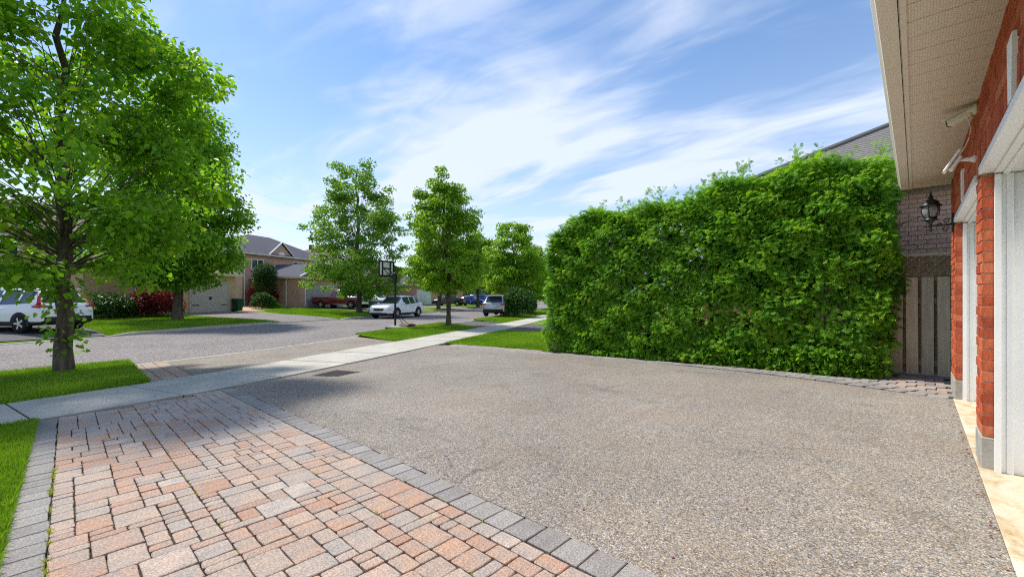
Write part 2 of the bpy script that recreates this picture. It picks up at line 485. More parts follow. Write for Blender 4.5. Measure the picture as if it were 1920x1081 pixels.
    M['red_lens'] = plain('red_lens', (0.42, 0.012, 0.015), 0.15, 0.6, 0, 0.1, 10)
    M['clear_lens'] = plain('clear_lens', (0.55, 0.57, 0.58), 0.1, 0.6, 0, 0.1, 10)
    M['plate'] = plain('plate', (0.6, 0.62, 0.68), 0.5, 0.3, 0, 0.05, 10)
    M['garage_tan'] = plain('taupe_garage_door', (0.50, 0.45, 0.40), 0.55, 0.3, 0, 0.05, 2)
    M['garage_grey'] = plain('grey_garage_door', (0.42, 0.38, 0.39), 0.55, 0.3, 0, 0.05, 2)
    M['green_plastic'] = plain('green_plastic', (0.012, 0.06, 0.035), 0.5, 0.3, 0, 0.1, 6)
    M['green_metal'] = plain('green_painted_metal', (0.06, 0.19, 0.10), 0.5, 0.3, 0, 0.1, 6)
    M['orange_board'] = plain('plywood', (0.42, 0.24, 0.11), 0.8, 0.2, 0, 0.2, 6)
    M['cloth_grey'] = plain('grey_moulded_plastic', (0.30, 0.30, 0.30), 0.7, 0.2, 0, 0.15, 6)
    M['stone'] = plain('fieldstone', (0.30, 0.27, 0.23), 0.9, 0.15, 0, 0.3, 6, 0.5, 30)
    M['wire'] = plain('cable', (0.16, 0.17, 0.19), 0.6, 0.2, 0, 0.1, 1)
    M['white_cable'] = plain('white_cable', (0.75, 0.72, 0.68), 0.5, 0.3, 0, 0.05, 5)


make_materials()


# ------------------------------------------------------------------ mesh helpers
class MB:
    def __init__(s):
        s.v, s.f = [], []

    def add(s, vs, fs, mat=None):
        o = len(s.v)
        for p in vs:
            p = Vector(p)
            s.v.append(tuple(mat @ p) if mat is not None else tuple(p))
        s.f += [tuple(i + o for i in f) for f in fs]
        return s

    def box(s, a, b, mat=None, bev=0.0):
        x0, y0, z0 = a
        x1, y1, z1 = b
        if x0 > x1: x0, x1 = x1, x0
        if y0 > y1: y0, y1 = y1, y0
        if z0 > z1: z0, z1 = z1, z0
        if bev <= 0:
            vs = [(x, y, z) for z in (z0, z1) for y in (y0, y1) for x in (x0, x1)]
            fs = [(0, 2, 3, 1), (4, 5, 7, 6), (0, 1, 5, 4), (2, 6, 7, 3), (0, 4, 6, 2), (1, 3, 7, 5)]
            return s.add(vs, fs, mat)
        c = [(x0, x1), (y0, y1), (z0, z1)]
        vs, idx = [], {}
        for i in (0, 1):
            for j in (0, 1):
                for k in (0, 1):
                    for ax in range(3):
                        p = [c[0][i], c[1][j], c[2][k]]
                        for q in range(3):
                            if q != ax:
                                p[q] += bev if (i, j, k)[q] == 0 else -bev
                        idx[(i, j, k, ax)] = len(vs)
                        vs.append(tuple(p))
        fs = []
        for ax in range(3):
            o1, o2 = [(1, 2), (2, 0), (0, 1)][ax]
            for sgn in (0, 1):
                q = []
                for a1, a2 in ((0, 0), (1, 0), (1, 1), (0, 1)):
                    t = [0, 0, 0]; t[ax] = sgn; t[o1] = a1; t[o2] = a2
                    q.append(idx[(*t, ax)])
                fs.append(tuple(q if sgn else q[::-1]))
        for ax in range(3):            # edge bevels run along ax
            o1, o2 = [(1, 2), (2, 0), (0, 1)][ax]
            for a1 in (0, 1):
                for a2 in (0, 1):
                    t0 = [0, 0, 0]; t0[o1] = a1; t0[o2] = a2
                    t1 = list(t0); t1[ax] = 1
                    q = [idx[(*t0, o1)], idx[(*t1, o1)], idx[(*t1, o2)], idx[(*t0, o2)]]
                    fs.append(tuple(q if (a1 == a2) else q[::-1]))
        for i in (0, 1):
            for j in (0, 1):
                for k in (0, 1):
                    q = [idx[(i, j, k, a_)] for a_ in range(3)]
                    fs.append(tuple(q if (i + j + k) % 2 else q[::-1]))
        return s.add(vs, fs, mat)

    def tube(s, path, rad, n=8, cap=True, mat=None):
        path = [Vector(p) for p in path]
        if not isinstance(rad, (list, tuple)):
            rad = [rad] * len(path)
        vs, fs = [], []
        up = Vector((0.13, 0.27, 1)).normalized()
        for i, p in enumerate(path):
            d = (path[min(i + 1, len(path) - 1)] - path[max(i - 1, 0)])
            if d.length < 1e-9: d = Vector((0, 0, 1))
            d.normalize()
            ref = up if abs(d.dot(up)) < 0.95 else Vector((1, 0, 0))
            a = d.cross(ref).normalized()
            b = d.cross(a)
            for k in range(n):
                t = 2 * math.pi * k / n
                vs.append(p + (a * math.cos(t) + b * math.sin(t)) * rad[i])
        for i in range(len(path) - 1):
            for k in range(n):
                k2 = (k + 1) % n
                fs.append((i * n + k, i * n + k2, (i + 1) * n + k2, (i + 1) * n + k))
        if cap:
            fs.append(tuple(range(n))[::-1])
            fs.append(tuple((len(path) - 1) * n + k for k in range(n)))
        return s.add(vs, fs, mat)

    def lathe(s, prof, n=16, mat=None):
        vs, fs = [], []
        for r, z in prof:
            for k in range(n):
                t = 2 * math.pi * k / n
                vs.append((r * math.cos(t), r * math.sin(t), z))
        for i in range(len(prof) - 1):
            for k in range(n):
                k2 = (k + 1) % n
                fs.append((i * n + k, i * n + k2, (i + 1) * n + k2, (i + 1) * n + k))
        fs.append(tuple(range(n))[::-1])
        fs.append(tuple((len(prof) - 1) * n + k for k in range(n)))
        return s.add(vs, fs, mat)

    def prism(s, poly, z0, z1, mat=None):
        n = len(poly)
        vs = [(x, y, z0) for x, y in poly] + [(x, y, z1) for x, y in poly]
        fs = [tuple(range(n))[::-1], tuple(range(n, 2 * n))]
        fs += [(i, (i + 1) % n, n + (i + 1) % n, n + i) for i in range(n)]
        return s.add(vs, fs, mat)

    def mesh(s, name, mat, smooth=False):
        me = bpy.data.meshes.new(name)
        me.from_pydata(s.v, [], s.f)
        if mat:
            me.materials.append(mat)
        if smooth:
            me.polygons.foreach_set('use_smooth', [True] * len(me.polygons))
        me.update()
        return me

    def build(s, name, mat, parent=None, smooth=False, loc=None, rot=None):
        return link(name, s.mesh(name, mat, smooth), parent, loc, rot)


def link(name, data, parent=None, loc=None, rot=None):
    o = bpy.data.objects.new(name, data)
    COL.objects.link(o)
    if parent is not None:
        o.parent = parent
    if loc is not None:
        o.location = loc
    if rot is not None:
        o.rotation_euler = rot
    return o


def tag(o, label=None, cat=None, group=None, kind=None):
    if label: o['label'] = label
    if cat: o['category'] = cat
    if group: o['group'] = group
    if kind: o['kind'] = kind
    return o


def thing(name, label, cat, loc=(0, 0, 0), rz=0, group=None):
    return tag(link(name, None, None, loc, (0, 0, rz)), label, cat, group)


def fast_mesh(name, V, F, mat, var=None, smooth=False):
    """V (n,3) float, F (m,k) int numpy arrays"""
    V = np.ascontiguousarray(V, dtype=np.float32)
    F = np.ascontiguousarray(F, dtype=np.int32)
    me = bpy.data.meshes.new(name)
    m, k = F.shape
    me.vertices.add(len(V)); me.vertices.foreach_set('co', V.ravel())
    me.loops.add(m * k); me.loops.foreach_set('vertex_index', F.ravel())
    me.polygons.add(m)
    me.polygons.foreach_set('loop_start', np.arange(0, m * k, k, dtype=np.int32))
    me.polygons.foreach_set('loop_total', np.full(m, k, dtype=np.int32))
    if smooth:
        me.polygons.foreach_set('use_smooth', np.ones(m, dtype=bool))
    if var is not None:
        a = me.attributes.new('var', 'FLOAT', 'POINT')
        a.data.foreach_set('value', np.ascontiguousarray(var, dtype=np.float32))
    me.materials.append(mat)
    me.update(calc_edges=True)
    return me


# ------------------------------------------------------------------ lie of the land
CUTS_N = [(1.0, 7.9), (14.9, 18.6)]                     # driveway openings on the near kerb
CUTS_F = [(-6.3, 1.1), (8.7, 12.9), (20.6, 26), (31, 36), (46, 51)]
_Y = np.arange(-70, 140.01, 0.25)


def _curve(pts, sig=0.8):
    ys, xs = zip(*pts)
    t = np.interp(_Y, ys, xs)
    k = np.arange(-16, 17) * 0.25
    w = np.exp(-0.5 * (k / sig) ** 2); w /= w.sum()
    return np.convolve(np.pad(t, 16, mode='edge'), w, mode='valid')


_SR = _curve([(-70, 2.0), (-20, -4.6), (-6, -6.65), (-0.5, -7.38), (1.2, -7.74), (2.7, -8.36), (4.3, -9.12), (6.4, -10.1), (7.5, -10.7), (14.6, -14.4), (20.5, -17.3), (40, -27.5), (140, -90)])
_SL = _curve([(-70, 0.4), (-20, -6.2), (-6, -8.2), (-0.6, -8.98), (0.8, -9.46), (2.24, -10.03), (3.86, -10.88), (7.8, -12.95), (13.7, -16.0), (20.8, -19.2), (40, -29.3), (140, -91.9)])
_CN = _curve([(-70, -4), (-20, -10.6), (-6, -12.4), (-1, -13.15), (1.3, -13.4), (2.7, -13.75), (4.2, -14.3), (6.2, -15.2), (7.6, -15.95), (9.2, -16.9), (12.9, -18.95), (17.2, -20.9), (20.8, -22.5), (40, -33), (140, -96)])
_CF = _curve([(-70, -13), (-20, -19.3), (-6, -21), (-1.5, -21.9), (1.5, -23.3), (4, -24.9), (6.4, -26), (8.7, -26.9), (13.5, -28.7), (17, -30.3), (23, -33.4), (40, -43), (140, -106)])
def XSR(y): return np.interp(y, _Y, _SR)
def XSL(y): return np.interp(y, _Y, _SL)
def XCN(y): return np.interp(y, _Y, _CN)
def XCF(y): return np.interp(y, _Y, _CF)
def ZR(y): return np.interp(y, [-60, 8, 17, 26, 140], [-0.40, -0.40, -0.46, -0.50, -0.50])


def G(X, Y):
    """height of the ground"""
    X = np.asarray(X, float); Y = np.asarray(Y, float)
    xs, xl, xn, xf, zr = XSR(Y), XSL(Y), XCN(Y), XCF(Y), ZR(Y)
    lot = lambda x: np.maximum(-0.03 * np.clip(-x, 0, None), -0.42)
    zs = lot(xs)
    zl = zs - 0.03
    zc = zr + 0.11
    zb = zl + (zc - zl) * np.clip((xl - X) / (xl - xn), 0, 1)
    tt = np.clip((xn - X) / (xn - xf), 0, 1)
    zrd = zr + 0.10 * tt * (1 - tt) * 2
    cut = np.zeros_like(Y)
    for c0, c1 in CUTS_F:
        cut = np.maximum(cut, np.clip((np.minimum(Y - c0, c1 - Y) + 0.6) / 0.6, 0, 1))
    za = zr + 0.11 + np.clip(0.024 * (xf - X), 0, 0.52) - 0.085 * cut * np.clip(1 - (xf - X) / 2.2, 0, 1)
    z = np.where(X > xs, lot(X), np.where(X > xl, zs - 0.03 * (xs - X) / (xs - xl), np.where(X > xn, zb, np.where(X > xf, zrd, za))))
    return z


def g1(x, y): return float(G(x, y))


FW = Vector((-math.sin(YAW), math.cos(YAW)))
RT = Vector((math.cos(YAW), math.sin(YAW)))


def at(px, dep):
    """plan position seen at column px of the 1920-wide survey photograph, dep metres ahead of the station"""
    p = FW * dep + RT * ((px - 960) / 795 * dep)
    return p.x, p.y


def street_dir(y):
    d = Vector((float(XCF(y + 1) - XCF(y - 1)), 2.0))
    return d.normalized()


def sheet(name, us, vs, fx, fy, zoff, mat, kind='structure', zf=None, parent=None):
    """grid sheet draped on the ground: plan point = (fx(u,v), fy(u,v))"""
    U, Vv = np.meshgrid(us, vs, indexing='ij')
    X, Y = fx(U, Vv), fy(U, Vv)
    Z = (G(X, Y) if zf is None else zf(X, Y)) + zoff
    P = np.stack([X, Y, Z], -1).reshape(-1, 3)
    nu, nv = len(us), len(vs)
    i = (np.arange(nu - 1)[:, None] * nv + np.arange(nv - 1)[None]).ravel()
    F = np.stack([i, i + nv, i + nv + 1, i + 1], -1)
    a = P[F[0, 1]] - P[F[0, 0]]; b = P[F[0, 3]] - P[F[0, 0]]
    if np.cross(a, b)[2] < 0:
        F = F[:, ::-1]
    o = link(name, fast_mesh(name, P, F, mat, None, True), parent)
    if kind: o['kind'] = kind
    return o


# ------------------------------------------------------------------ ground, road, kerbs, sidewalk
def make_ground():
    ax = np.concatenate([np.linspace(-900, -120, 14)[:-1], np.linspace(-120, 30, 151), np.linspace(30, 600, 12)[1:]])
    ay = np.concatenate([np.linspace(-700, -60, 12)[:-1], np.linspace(-60, 120, 181), np.linspace(120, 1200, 14)[1:]])
    sheet('ground', ax, ay, lambda u, v: u, lambda u, v: v, -0.16, M['turf'])
    ys = np.arange(-60, 130.1, 1.0)
    t = np.linspace(0, 1, 9)
    sheet('road', ys, t, lambda y, k: XCN(y) + (XCF(y) - XCN(y)) * k, lambda y, k: y, -0.005, M['road'],
          zf=lambda X, Y: ZR(Y) + 0.2 * np.clip((XCN(Y) - X) / (XCN(Y) - XCF(Y)), 0, 1) * (1 - np.clip((XCN(Y) - X) / (XCN(Y) - XCF(Y)), 0, 1)))


make_ground()


def kerb(name, xf, cuts, side, label):
    """concrete kerb with dropped stretches, in pieces of about three metres"""
    root = link(name, None); tag(root, kind='structure')
    def ht(y):
        h = 0.115
        for a, b in cuts:
            if a - 0.7 < y < b + 0.7:
                e = max(a - y, y - b)
                h = min(h, 0.022 if e <= 0 else 0.022 + (0.093) * (e / 0.7))
        return h
    y = -20.0
    while y < 62:
        y2 = y + 3.0
        ys = np.arange(y, y2 - 0.004, 0.25)
        ys = np.append(ys, y2 - 0.012)
        V, F = [], []
        for yy in ys:
            x = float(xf(yy)); z = float(ZR(yy)); h = ht(yy)
            for dx, dz in ((0.0, -0.1), (0.0, h - 0.02), (0.02, h), (0.155, h + 0.004), (0.155, -0.1)):
                V.append((x + side * dx, yy, z + dz))
        n = 5
        for i in range(len(ys) - 1):
            for k in range(n - 1):
                q = (i * n + k, i * n + k + 1, (i + 1) * n + k + 1, (i + 1) * n + k)
                F.append(q if side < 0 else q[::-1])
        F.append(tuple(range(n))); F.append(tuple((len(ys) - 1) * n + k for k in range(n))[::-1])
        MB().add(V, F).build('kerb_stone', M['concrete'], root)
        y = y2
    return root


kerb('near_kerb', XCN, CUTS_N, 1, '')
kerb('far_kerb', XCF, CUTS_F, -1, '')


def sidewalk():
    root = link('sidewalk', None); tag(root, kind='structure')
    sheet('sidewalk_bed', np.arange(-13, 48.1, 0.5), np.linspace(0, 1, 3), lambda y, k: XSR(y) - 0.01 + (XSL(y) - XSR(y) + 0.02) * k, lambda y, k: y, 0.004, M['bed'])
    joints = [-0.26 + 1.52 * k for k in range(-9, 0)] + [-0.26, 1.2, 2.7, 4.33]
    y = 4.33
    while y < 48:
        y += 1.55
        joints.append(y)
    def edge(yj):
        d = Vector((float(XSR(yj + 1) - XSR(yj - 1)), 2.0)).normalized()
        n = Vector((-d.y, d.x))
        yl = yj
        for _ in range(6):
            k = (XSL(yl) - XSR(yj)) / n.x
            yl = yj + n.y * k
        return float(XSR(yj)), yj, float(XSL(yl)), float(yl)
    for a, b in zip(joints[:-1], joints[1:]):
        b -= 0.026
        n = 4
        V, F = [], []
        lift = random.uniform(0.0, 0.008)
        for i in range(n + 1):
            t = a + (b - a) * i / n
            xr, yr, xl, yl = edge(t)
            for k in range(3):
                x = xr + (xl - xr) * k / 2; yy = yr + (yl - yr) * k / 2
                zz = g1(min(max(x, float(XSL(yy)) + 0.01), float(XSR(yy)) - 0.01), yy)
                V.append((x, yy, zz + 0.022 + lift))
        top = len(V)
        V += [(x, yy, z - 0.12) for x, yy, z in V]
        for i in range(n):
            for k in range(2):
                q = (i * 3 + k, (i + 1) * 3 + k, (i + 1) * 3 + k + 1, i * 3 + k + 1)
                F.append(q)
        ring = [i * 3 for i in range(n + 1)] + [n * 3 + 1] + [i * 3 + 2 for i in range(n, -1, -1)] + [1]
        for p, q in zip(ring, ring[1:] + ring[:1]):
            F.append((q, p, p + top, q + top))
        MB().add(V, F).build('slab', M['concrete'], root)


sidewalk()


# ------------------------------------------------------------------ driveway and paving of our lot
def y_edge(x): return np.interp(x, [-12, -9, -6, -3, -1.7, -0.9, 0.0, 0.5], [8.02, 8.1, 8.18, 8.22, 8.05, 7.84, 7.42, 7.36])


tt = np.linspace(0, 1, 41)
sheet('driveway', tt, tt, lambda u, v: 0.325 + (XSR(1.86 + (y_edge(-5 + 0 * u) - 1.86) * v) + 0.012 - 0.325) * u, lambda u, v: 1.862 + (y_edge(0.325 - 9 * u) - 1.862) * v, 0.0, M['driveway'])
sheet('driveway_mouth', np.linspace(0, 1, 17), np.linspace(0, 1, 25),
      lambda u, v: (XSL(1.66 + 6.2 * v) - 0.015) + (XCN(1.66 + 6.2 * v) + 0.15 - (XSL(1.66 + 6.2 * v) - 0.015)) * u, lambda u, v: 1.66 + 6.2 * v, 0.006, M['driveway'],
      zf=lambda X, Y: (lambda t: (np.maximum(0.03 * XSR(Y), -0.42) - 0.03) * (1 - t) + (ZR(Y) + 0.02) * t)(np.clip((XSL(Y) - X) / (XSL(Y) - XCN(Y) - 0.15), 0, 1)))

_paver_cache = {}


def paver_mesh(w, l, mat, var, tumbled=True):
    """w along Y, l along X: a stone with worn irregular edges (about 48 triangles)"""
    key = (round(w, 3), round(l, 3), mat.name, var)
    if key in _paver_cache:
        return _paver_cache[key]
    rr = random.Random(hash(key) & 0xffff)
    j = 0.0032 if tumbled else 0.0016
    hx, hy = l / 2 - 0.0038, w / 2 - 0.0038
    c = 0.009 if tumbled else 0.006
    per = [(-hx + c, -hy), (0, -hy), (hx - c, -hy), (hx, -hy + c), (hx, 0), (hx, hy - c), (hx - c, hy), (0, hy), (-hx + c, hy), (-hx, hy - c), (-hx, 0), (-hx, -hy + c)]
    per = [(x + rr.uniform(-j, j), y + rr.uniform(-j, j)) for x, y in per]
    ch = 0.0045 if tumbled else 0.0035
    V, F = [], []
    for x, y in per: V.append((x, y, -0.05))
    for x, y in per: V.append((x, y, -0.003))
    for x, y in per: V.append((x * (1 - ch / hx), y * (1 - ch / hy), 0.0))
    n = 12
    for r in range(2):
        for k in range(n):
            k2 = (k + 1) % n
            F.append((r * n + k, r * n + k2, (r + 1) * n + k2, (r + 1) * n + k))
    F.append(tuple(2 * n + k for k in range(n)))
    me = MB().add(V, F).mesh('paver', mat)
    _paver_cache[key] = me
    return me


def lay(root, x, y, w, l, mat, tumbled=True, lift=0.006, rz=0.0):
    me = paver_mesh(w, l, mat, random.randrange(4), tumbled)
    o = link('paver', me, root, (x, y, g1(x, y) + lift + random.uniform(-0.002, 0.002)), (random.gauss(0, 0.006), -0.03 + random.gauss(0, 0.006), rz + random.gauss(0, 0.004)))
    return o


def join_stones(name, root, stones, mat, tumbled=True):
    V, F = [], []
    for (x, y, w, l) in stones:
        me = paver_mesh(w, l, mat, random.randrange(4), tumbled)
        z = g1(x, y) + 0.006
        o = len(V)
        V += [(x + v.co.x, y + v.co.y, z + v.co.z + 0.03 * v.co.x) for v in me.vertices]
        F += [tuple(i + o for i in p.vertices) for p in me.polygons]
    o = MB().add(V, F).build(name, mat, root)
    o['kind'] = 'stuff'
    return o


def walkway():
    bed = sheet('paved_walkway', np.linspace(0, 1, 30), np.linspace(0, 1, 10), lambda u, v: 0.3 + (XSR(-0.3 + 2.15 * v) + 0.012 - 0.3) * u, lambda u, v: -0.285 + 2.143 * v, -0.022, M['bed'])
    # strips of mixed stones, 0.68 m wide
    uy, ux = 0.0525, 0.077
    stones = []
    kinds = [(4, 3), (3, 2), (3, 1), (2, 1), (4, 2), (5, 1), (3, 3), (4, 3), (3, 2), (4, 1), (2, 2), (3, 2), (2, 2)]
    for y0, ny in ((-0.07, 13), (0.6125, 13), (1.295, 7)):
        x_end = float(XSR(y0 + 0.3))
        nx = int((-0.35 - x_end) / ux)
        occ = np.zeros((nx + 4, ny), bool)
        for ix in range(nx):
            iy = 0
            while iy < ny:
                if occ[ix, iy]:
                    iy += 1; continue
                run = 0
                while iy + run < ny and not occ[ix, iy + run]: run += 1
                opts = []
                for wy, wx in kinds:
                    if wy > run: continue
                    rest = run - wy
                    if rest == 1: continue
                    if ix + wx > nx: continue
                    opts.append((wy, wx))
                wy, wx = random.choice(opts) if opts else (run, 1)
                occ[ix:ix + wx, iy:iy + wy] = True
                x = -0.35 - (ix + wx / 2) * ux
                y = y0 + (iy + wy / 2) * uy
                w, l = wy * uy, wx * ux
                if x - l / 2 < float(XSR(y)) + 0.02:
                    x1 = x + l / 2; l = x1 - float(XSR(y)) - 0.015
                    x = x1 - l / 2
                if l > 0.035:
                    stones.append((x, y, w, l))
                iy += wy
    # what the picture shows is beyond about 1.9 m ahead
    dep = lambda s: s[0] * FW.x + s[1] * FW.y
    near = [s for s in stones if dep(s) <= 1.75]
    stones = [s for s in stones if dep(s) > 1.75]
    stones.sort(key=dep)
    for s in stones[:300]:
        lay(bed, *s, M['paver'])
    # the rest: too small to pick apart, still stones
    far = stones[300:] + near
    if far:
        join_stones('distant_pavers', bed, far, M['paver_far'])
    # charcoal soldier courses either side
    for name, yc, w in (('soldier_course', -0.172, 0.2), ('soldier_course', 1.762, 0.192)):
        b = link(name, None); tag(b, kind='structure')
        x = -0.5
        k = 0
        while x > float(XSR(yc)) + 0.1:
            l = 0.165 + random.uniform(-0.004, 0.004)
            if True:
                lay(b, x - l / 2, yc + random.gauss(0, 0.003), w, l, M['paver_grey'], False)
            x -= l
            k += 1


def far_paver_mat():
    # joined stones share one object, so their blend comes from cell noise
    m, N, L, p = new_mat('paver_blend_far')
    set_spec(p, 0.88, 0.2)
    tc = N.new('ShaderNodeTexCoord')
    v = N.new('ShaderNodeTexVoronoi'); v.inputs['Scale'].default_value = 5.5
    L.new(tc.outputs['Object'], v.inputs['Vector'])
    s = N.new('ShaderNodeSeparateColor'); L.new(v.outputs['Color'], s.inputs[0])
    c = ramp(N, L, s.outputs[0], [(0.0, (0.37, 0.25, 0.19)), (0.3, (0.43, 0.32, 0.25)), (0.6, (0.36, 0.33, 0.30)), (1.0, (0.43, 0.37, 0.32))])
    c = mixc(N, L, 1.0, c, ramp(N, L, tex_noise(N, L, 60, 4, 0.7), [(0.3, (0.75,) * 3), (0.7, (1.2,) * 3)]), 'MULTIPLY')
    L.new(c, p.inputs['Base Color'])
    M['paver_far'] = m


far_paver_mat()
walkway()


def hedge_border():
    """charcoal double course along the hedge, widening to a paved landing at the gate"""
    bed = sheet('paved_border', np.linspace(0, 1, 30), np.linspace(0, 1, 6), lambda u, v: 0.34 - 11.2 * u, lambda u, v: y_edge(0.34 - 11.2 * u) + (np.where(0.34 - 11.2 * u > -0.6, 9.1, 8.66) - y_edge(0.34 - 11.2 * u)) * v, -0.02, M['bed'])
    x = 0.30
    while x > -10.6:
        l = 0.2 + random.uniform(-0.008, 0.008)
        xc = x - l / 2
        y0 = float(y_edge(xc))
        y1 = 9.08 if xc > -0.55 else 8.62
        sl = (float(y_edge(xc + 0.1)) - float(y_edge(xc - 0.1))) / 0.2
        y = y0 + 0.09
        row = 0
        while y < y1:
            w = 0.17 if row == 0 else random.choice([0.17, 0.21, 0.21])
            mat = M['paver_grey'] if row < 2 or random.random() < 0.6 else M['paver']
            lay(bed, xc + (0.1 if row % 2 else 0), y, w, l, mat, True, 0.004, math.atan(sl) * (1 if row < 2 else 0.3))
            y += w
            row += 1
        x -= l


hedge_border()


def mouth_patch():
    """small paved triangle between the verge and the driveway mouth"""
    zf = lambda X, Y: (lambda t: (np.maximum(0.03 * XSR(Y), -0.42) - 0.03) * (1 - t) + (ZR(Y) + 0.03) * t)(np.clip((XSL(Y) - X) / (XSL(Y) - XCN(Y) - 0.15), 0, 1))
    bed = sheet('paved_patch', np.linspace(0, 1, 12), np.linspace(0, 1, 4), lambda u, v: (XSL(0.95 + 0.71 * v) - 0.02) + (XCN(0.95 + 0.71 * v) + 0.16 - XSL(0.95 + 0.71 * v) + 0.02) * u, lambda u, v: 0.95 + 0.71 * v, -0.004, M['bed'], zf=zf)
    for k in range(3):
        y = 1.06 + 0.235 * k
        x = float(XSL(y)) - 0.03
        while x > float(XCN(y)) + 0.3:
            l = random.choice([0.16, 0.24, 0.3])
            xc = x - l / 2
            sl = float(zf(xc - 0.1, y) - zf(xc + 0.1, y)) / -0.2
            me = paver_mesh(0.23, l, M['paver'], random.randrange(3))
            link('paver', me, bed, (xc, y, float(zf(xc, y)) + 0.014), (0, -math.atan(sl), 0))
            x -= l


mouth_patch()

# drain cover set in the driveway
dr = thing('drain_cover', 'square dark iron drain cover set into the asphalt driveway', 'drain cover', (-7.97, 3.55, g1(-7.97, 3.55)), R(23))
b = MB().box((-0.31, -0.31, -0.05), (0.31, 0.31, 0.006), None, 0.004)
b.build('frame', M['iron'], dr)
for i in range(9):
    MB().box((-0.26, -0.255 + i * 0.058, 0.006), (0.26, -0.255 + i * 0.058 + 0.034, 0.012)).build('bar', M['iron'], dr)

# lots across the street: driveways and paths draped on the ground
def lot_quad(name, pts, mat, zoff=0.02, n=12):
    (a, b, c, d) = [np.array(p, float) for p in pts]
    fx = lambda u, v: (a[0] * (1 - u) + b[0] * u) * (1 - v) + (d[0] * (1 - u) + c[0] * u) * v
    fy = lambda u, v: (a[1] * (1 - u) + b[1] * u) * (1 - v) + (d[1] * (1 - u) + c[1] * u) * v
    return sheet(name, np.linspace(0, 1, n), np.linspace(0, 1, n), fx, fy, zoff, mat)


u_C = Vector((-0.447, 0.894)); v_C = Vector((-0.894, -0.447))
u_B = Vector((-0.40, 0.917)); v_B = Vector((-0.917, -0.40))
lin = lambda y0, y1: (lambda v: y0 + (y1 - y0) * v)


def lawns():
    L_ = []
    def strip(y0, y1, xa, xb, zoff=0.0, n=40):
        return sheet('lawn', np.linspace(y0, y1, n), np.linspace(0, 1, 9), lambda y, k: xa(y) + (xb(y) - xa(y)) * k, lambda y, k: y, zoff, M['turf'])
    strip(-20, 0.97, lambda y: XSL(y) - 0.012, lambda y: XCN(y) + 0.15)
    strip(7.86, 14.9, lambda y: XSL(y) - 0.012, lambda y: XCN(y) + 0.15)
    strip(18.6, 60, lambda y: XSL(y) - 0.012, lambda y: XCN(y) + 0.15)
    strip(8.64, 14.2, lambda y: XSR(y) + 0.012, lambda y: -3.0 + 0 * y)
    strip(-20, -0.28, lambda y: XSR(y) + 0.012, lambda y: 0.3 + 0 * y, -0.004)
    strip(18.5, 60, lambda y: XSR(y) + 0.012, lambda y: 8.0 + 0 * y)
    strip(-60, 130, lambda y: XCF(y) - 0.15, lambda y: XCF(y) - 60, 0.0, 191)
    # neighbour's driveway beyond the hedge, and its mouth
    sheet('neighbour_driveway', np.linspace(14.22, 18.45, 12), np.linspace(0, 1, 14), lambda y, k: XSR(y) + 0.012 + (5 - XSR(y)) * k, lambda y, k: y, -0.002, M['dark_asphalt'])
    sheet('neighbour_driveway_mouth', np.linspace(14.92, 18.58, 12), np.linspace(0, 1, 6), lambda y, k: XSL(y) - 0.012 + (XCN(y) + 0.15 - XSL(y) + 0.012) * k, lambda y, k: y, 0.004, M['dark_asphalt'],
          zf=lambda X, Y: (lambda t: (np.maximum(0.03 * XSR(Y), -0.42) - 0.03) * (1 - t) + (ZR(Y) + 0.02) * t)(np.clip((XSL(Y) - X) / (XSL(Y) - XCN(Y) - 0.15), 0, 1)))
    kx = lambda y: float(XCF(y)) - 0.16
    lot_quad('dark_driveway', [(kx(-6.3), -6.3), (kx(1.1), 1.1), (-40, -1.5), (-40, -9)], M['dark_asphalt'])
    lot_quad('pale_driveway', [(kx(8.7), 8.7), (kx(12.9), 12.9), (-38.6, 9.6), (-36.5, 4.2)], M['road'])
    lot_quad('truck_driveway', [(kx(20.6), 20.6), (kx(26), 26), (-47.5, 21.5), (-44.6, 15.9)], M['dark_asphalt'])
    lot_quad('pale_driveway', [(kx(31), 31), (kx(36), 36), (-57, 33.5), (-55, 27)], M['road'])
    lot_quad('pale_driveway', [(kx(46), 46), (kx(51), 51), (-66, 48), (-64, 42)], M['road'])
    lot_quad('brick_path', [(-38.9, 9.7), (-38.2, 11.0), (-44.5, 13.6), (-46, 11.2)], M['house_red'], 0.03, 6)


lawns()


# ------------------------------------------------------------------ grass blades
def blades(name, n, sampler, h0, h1, w, label):
    x, y = sampler(n)
    n = len(x)
    z = G(x, y) - 0.003
    a = rng.uniform(0, 2 * np.pi, n)
    h = rng.uniform(h0, h1, n)
    lean = rng.uniform(0.1, 0.75, n) * h
    la = rng.uniform(0, 2 * np.pi, n)
    V = np.empty((n, 3, 3))
    V[:, 0] = np.stack([x - np.cos(a) * w, y - np.sin(a) * w, z], -1)
    V[:, 1] = np.stack([x + np.cos(a) * w, y + np.sin(a) * w, z], -1)
    V[:, 2] = np.stack([x + np.cos(la) * lean, y + np.sin(la) * lean, z + h], -1)
    F = np.arange(n * 3).reshape(n, 3)
    patch = 0.5 + 0.28 * np.sin(x * 1.7 + 1.3 * np.sin(y * 1.1)) + 0.2 * np.sin(y * 2.9 + x) + 0.25 * np.sin(x * 5.3 + 2 * np.sin(y * 4.1)) * np.sin(y * 6.1 + x)
    var = np.clip(rng.normal(0.25 + 0.4 * patch, 0.2, n), 0, 1)
    if name == 'joint_weeds':
        var = np.clip(rng.normal(0.97, 0.06, n), 0.8, 1)
    me = fast_mesh(name, V.reshape(-1, 3), F, M['grass'], np.repeat(var, 3))
    return tag(link(name, me), label, 'grass', None, 'stuff')


def band(y0, y1, xa, xb, pw=1.0):
    def f(n):
        y = y0 + (y1 - y0) * rng.random(n)
        k = rng.random(n) ** pw
        return xa(y) + (xb(y) - xa(y)) * k, y
    return f


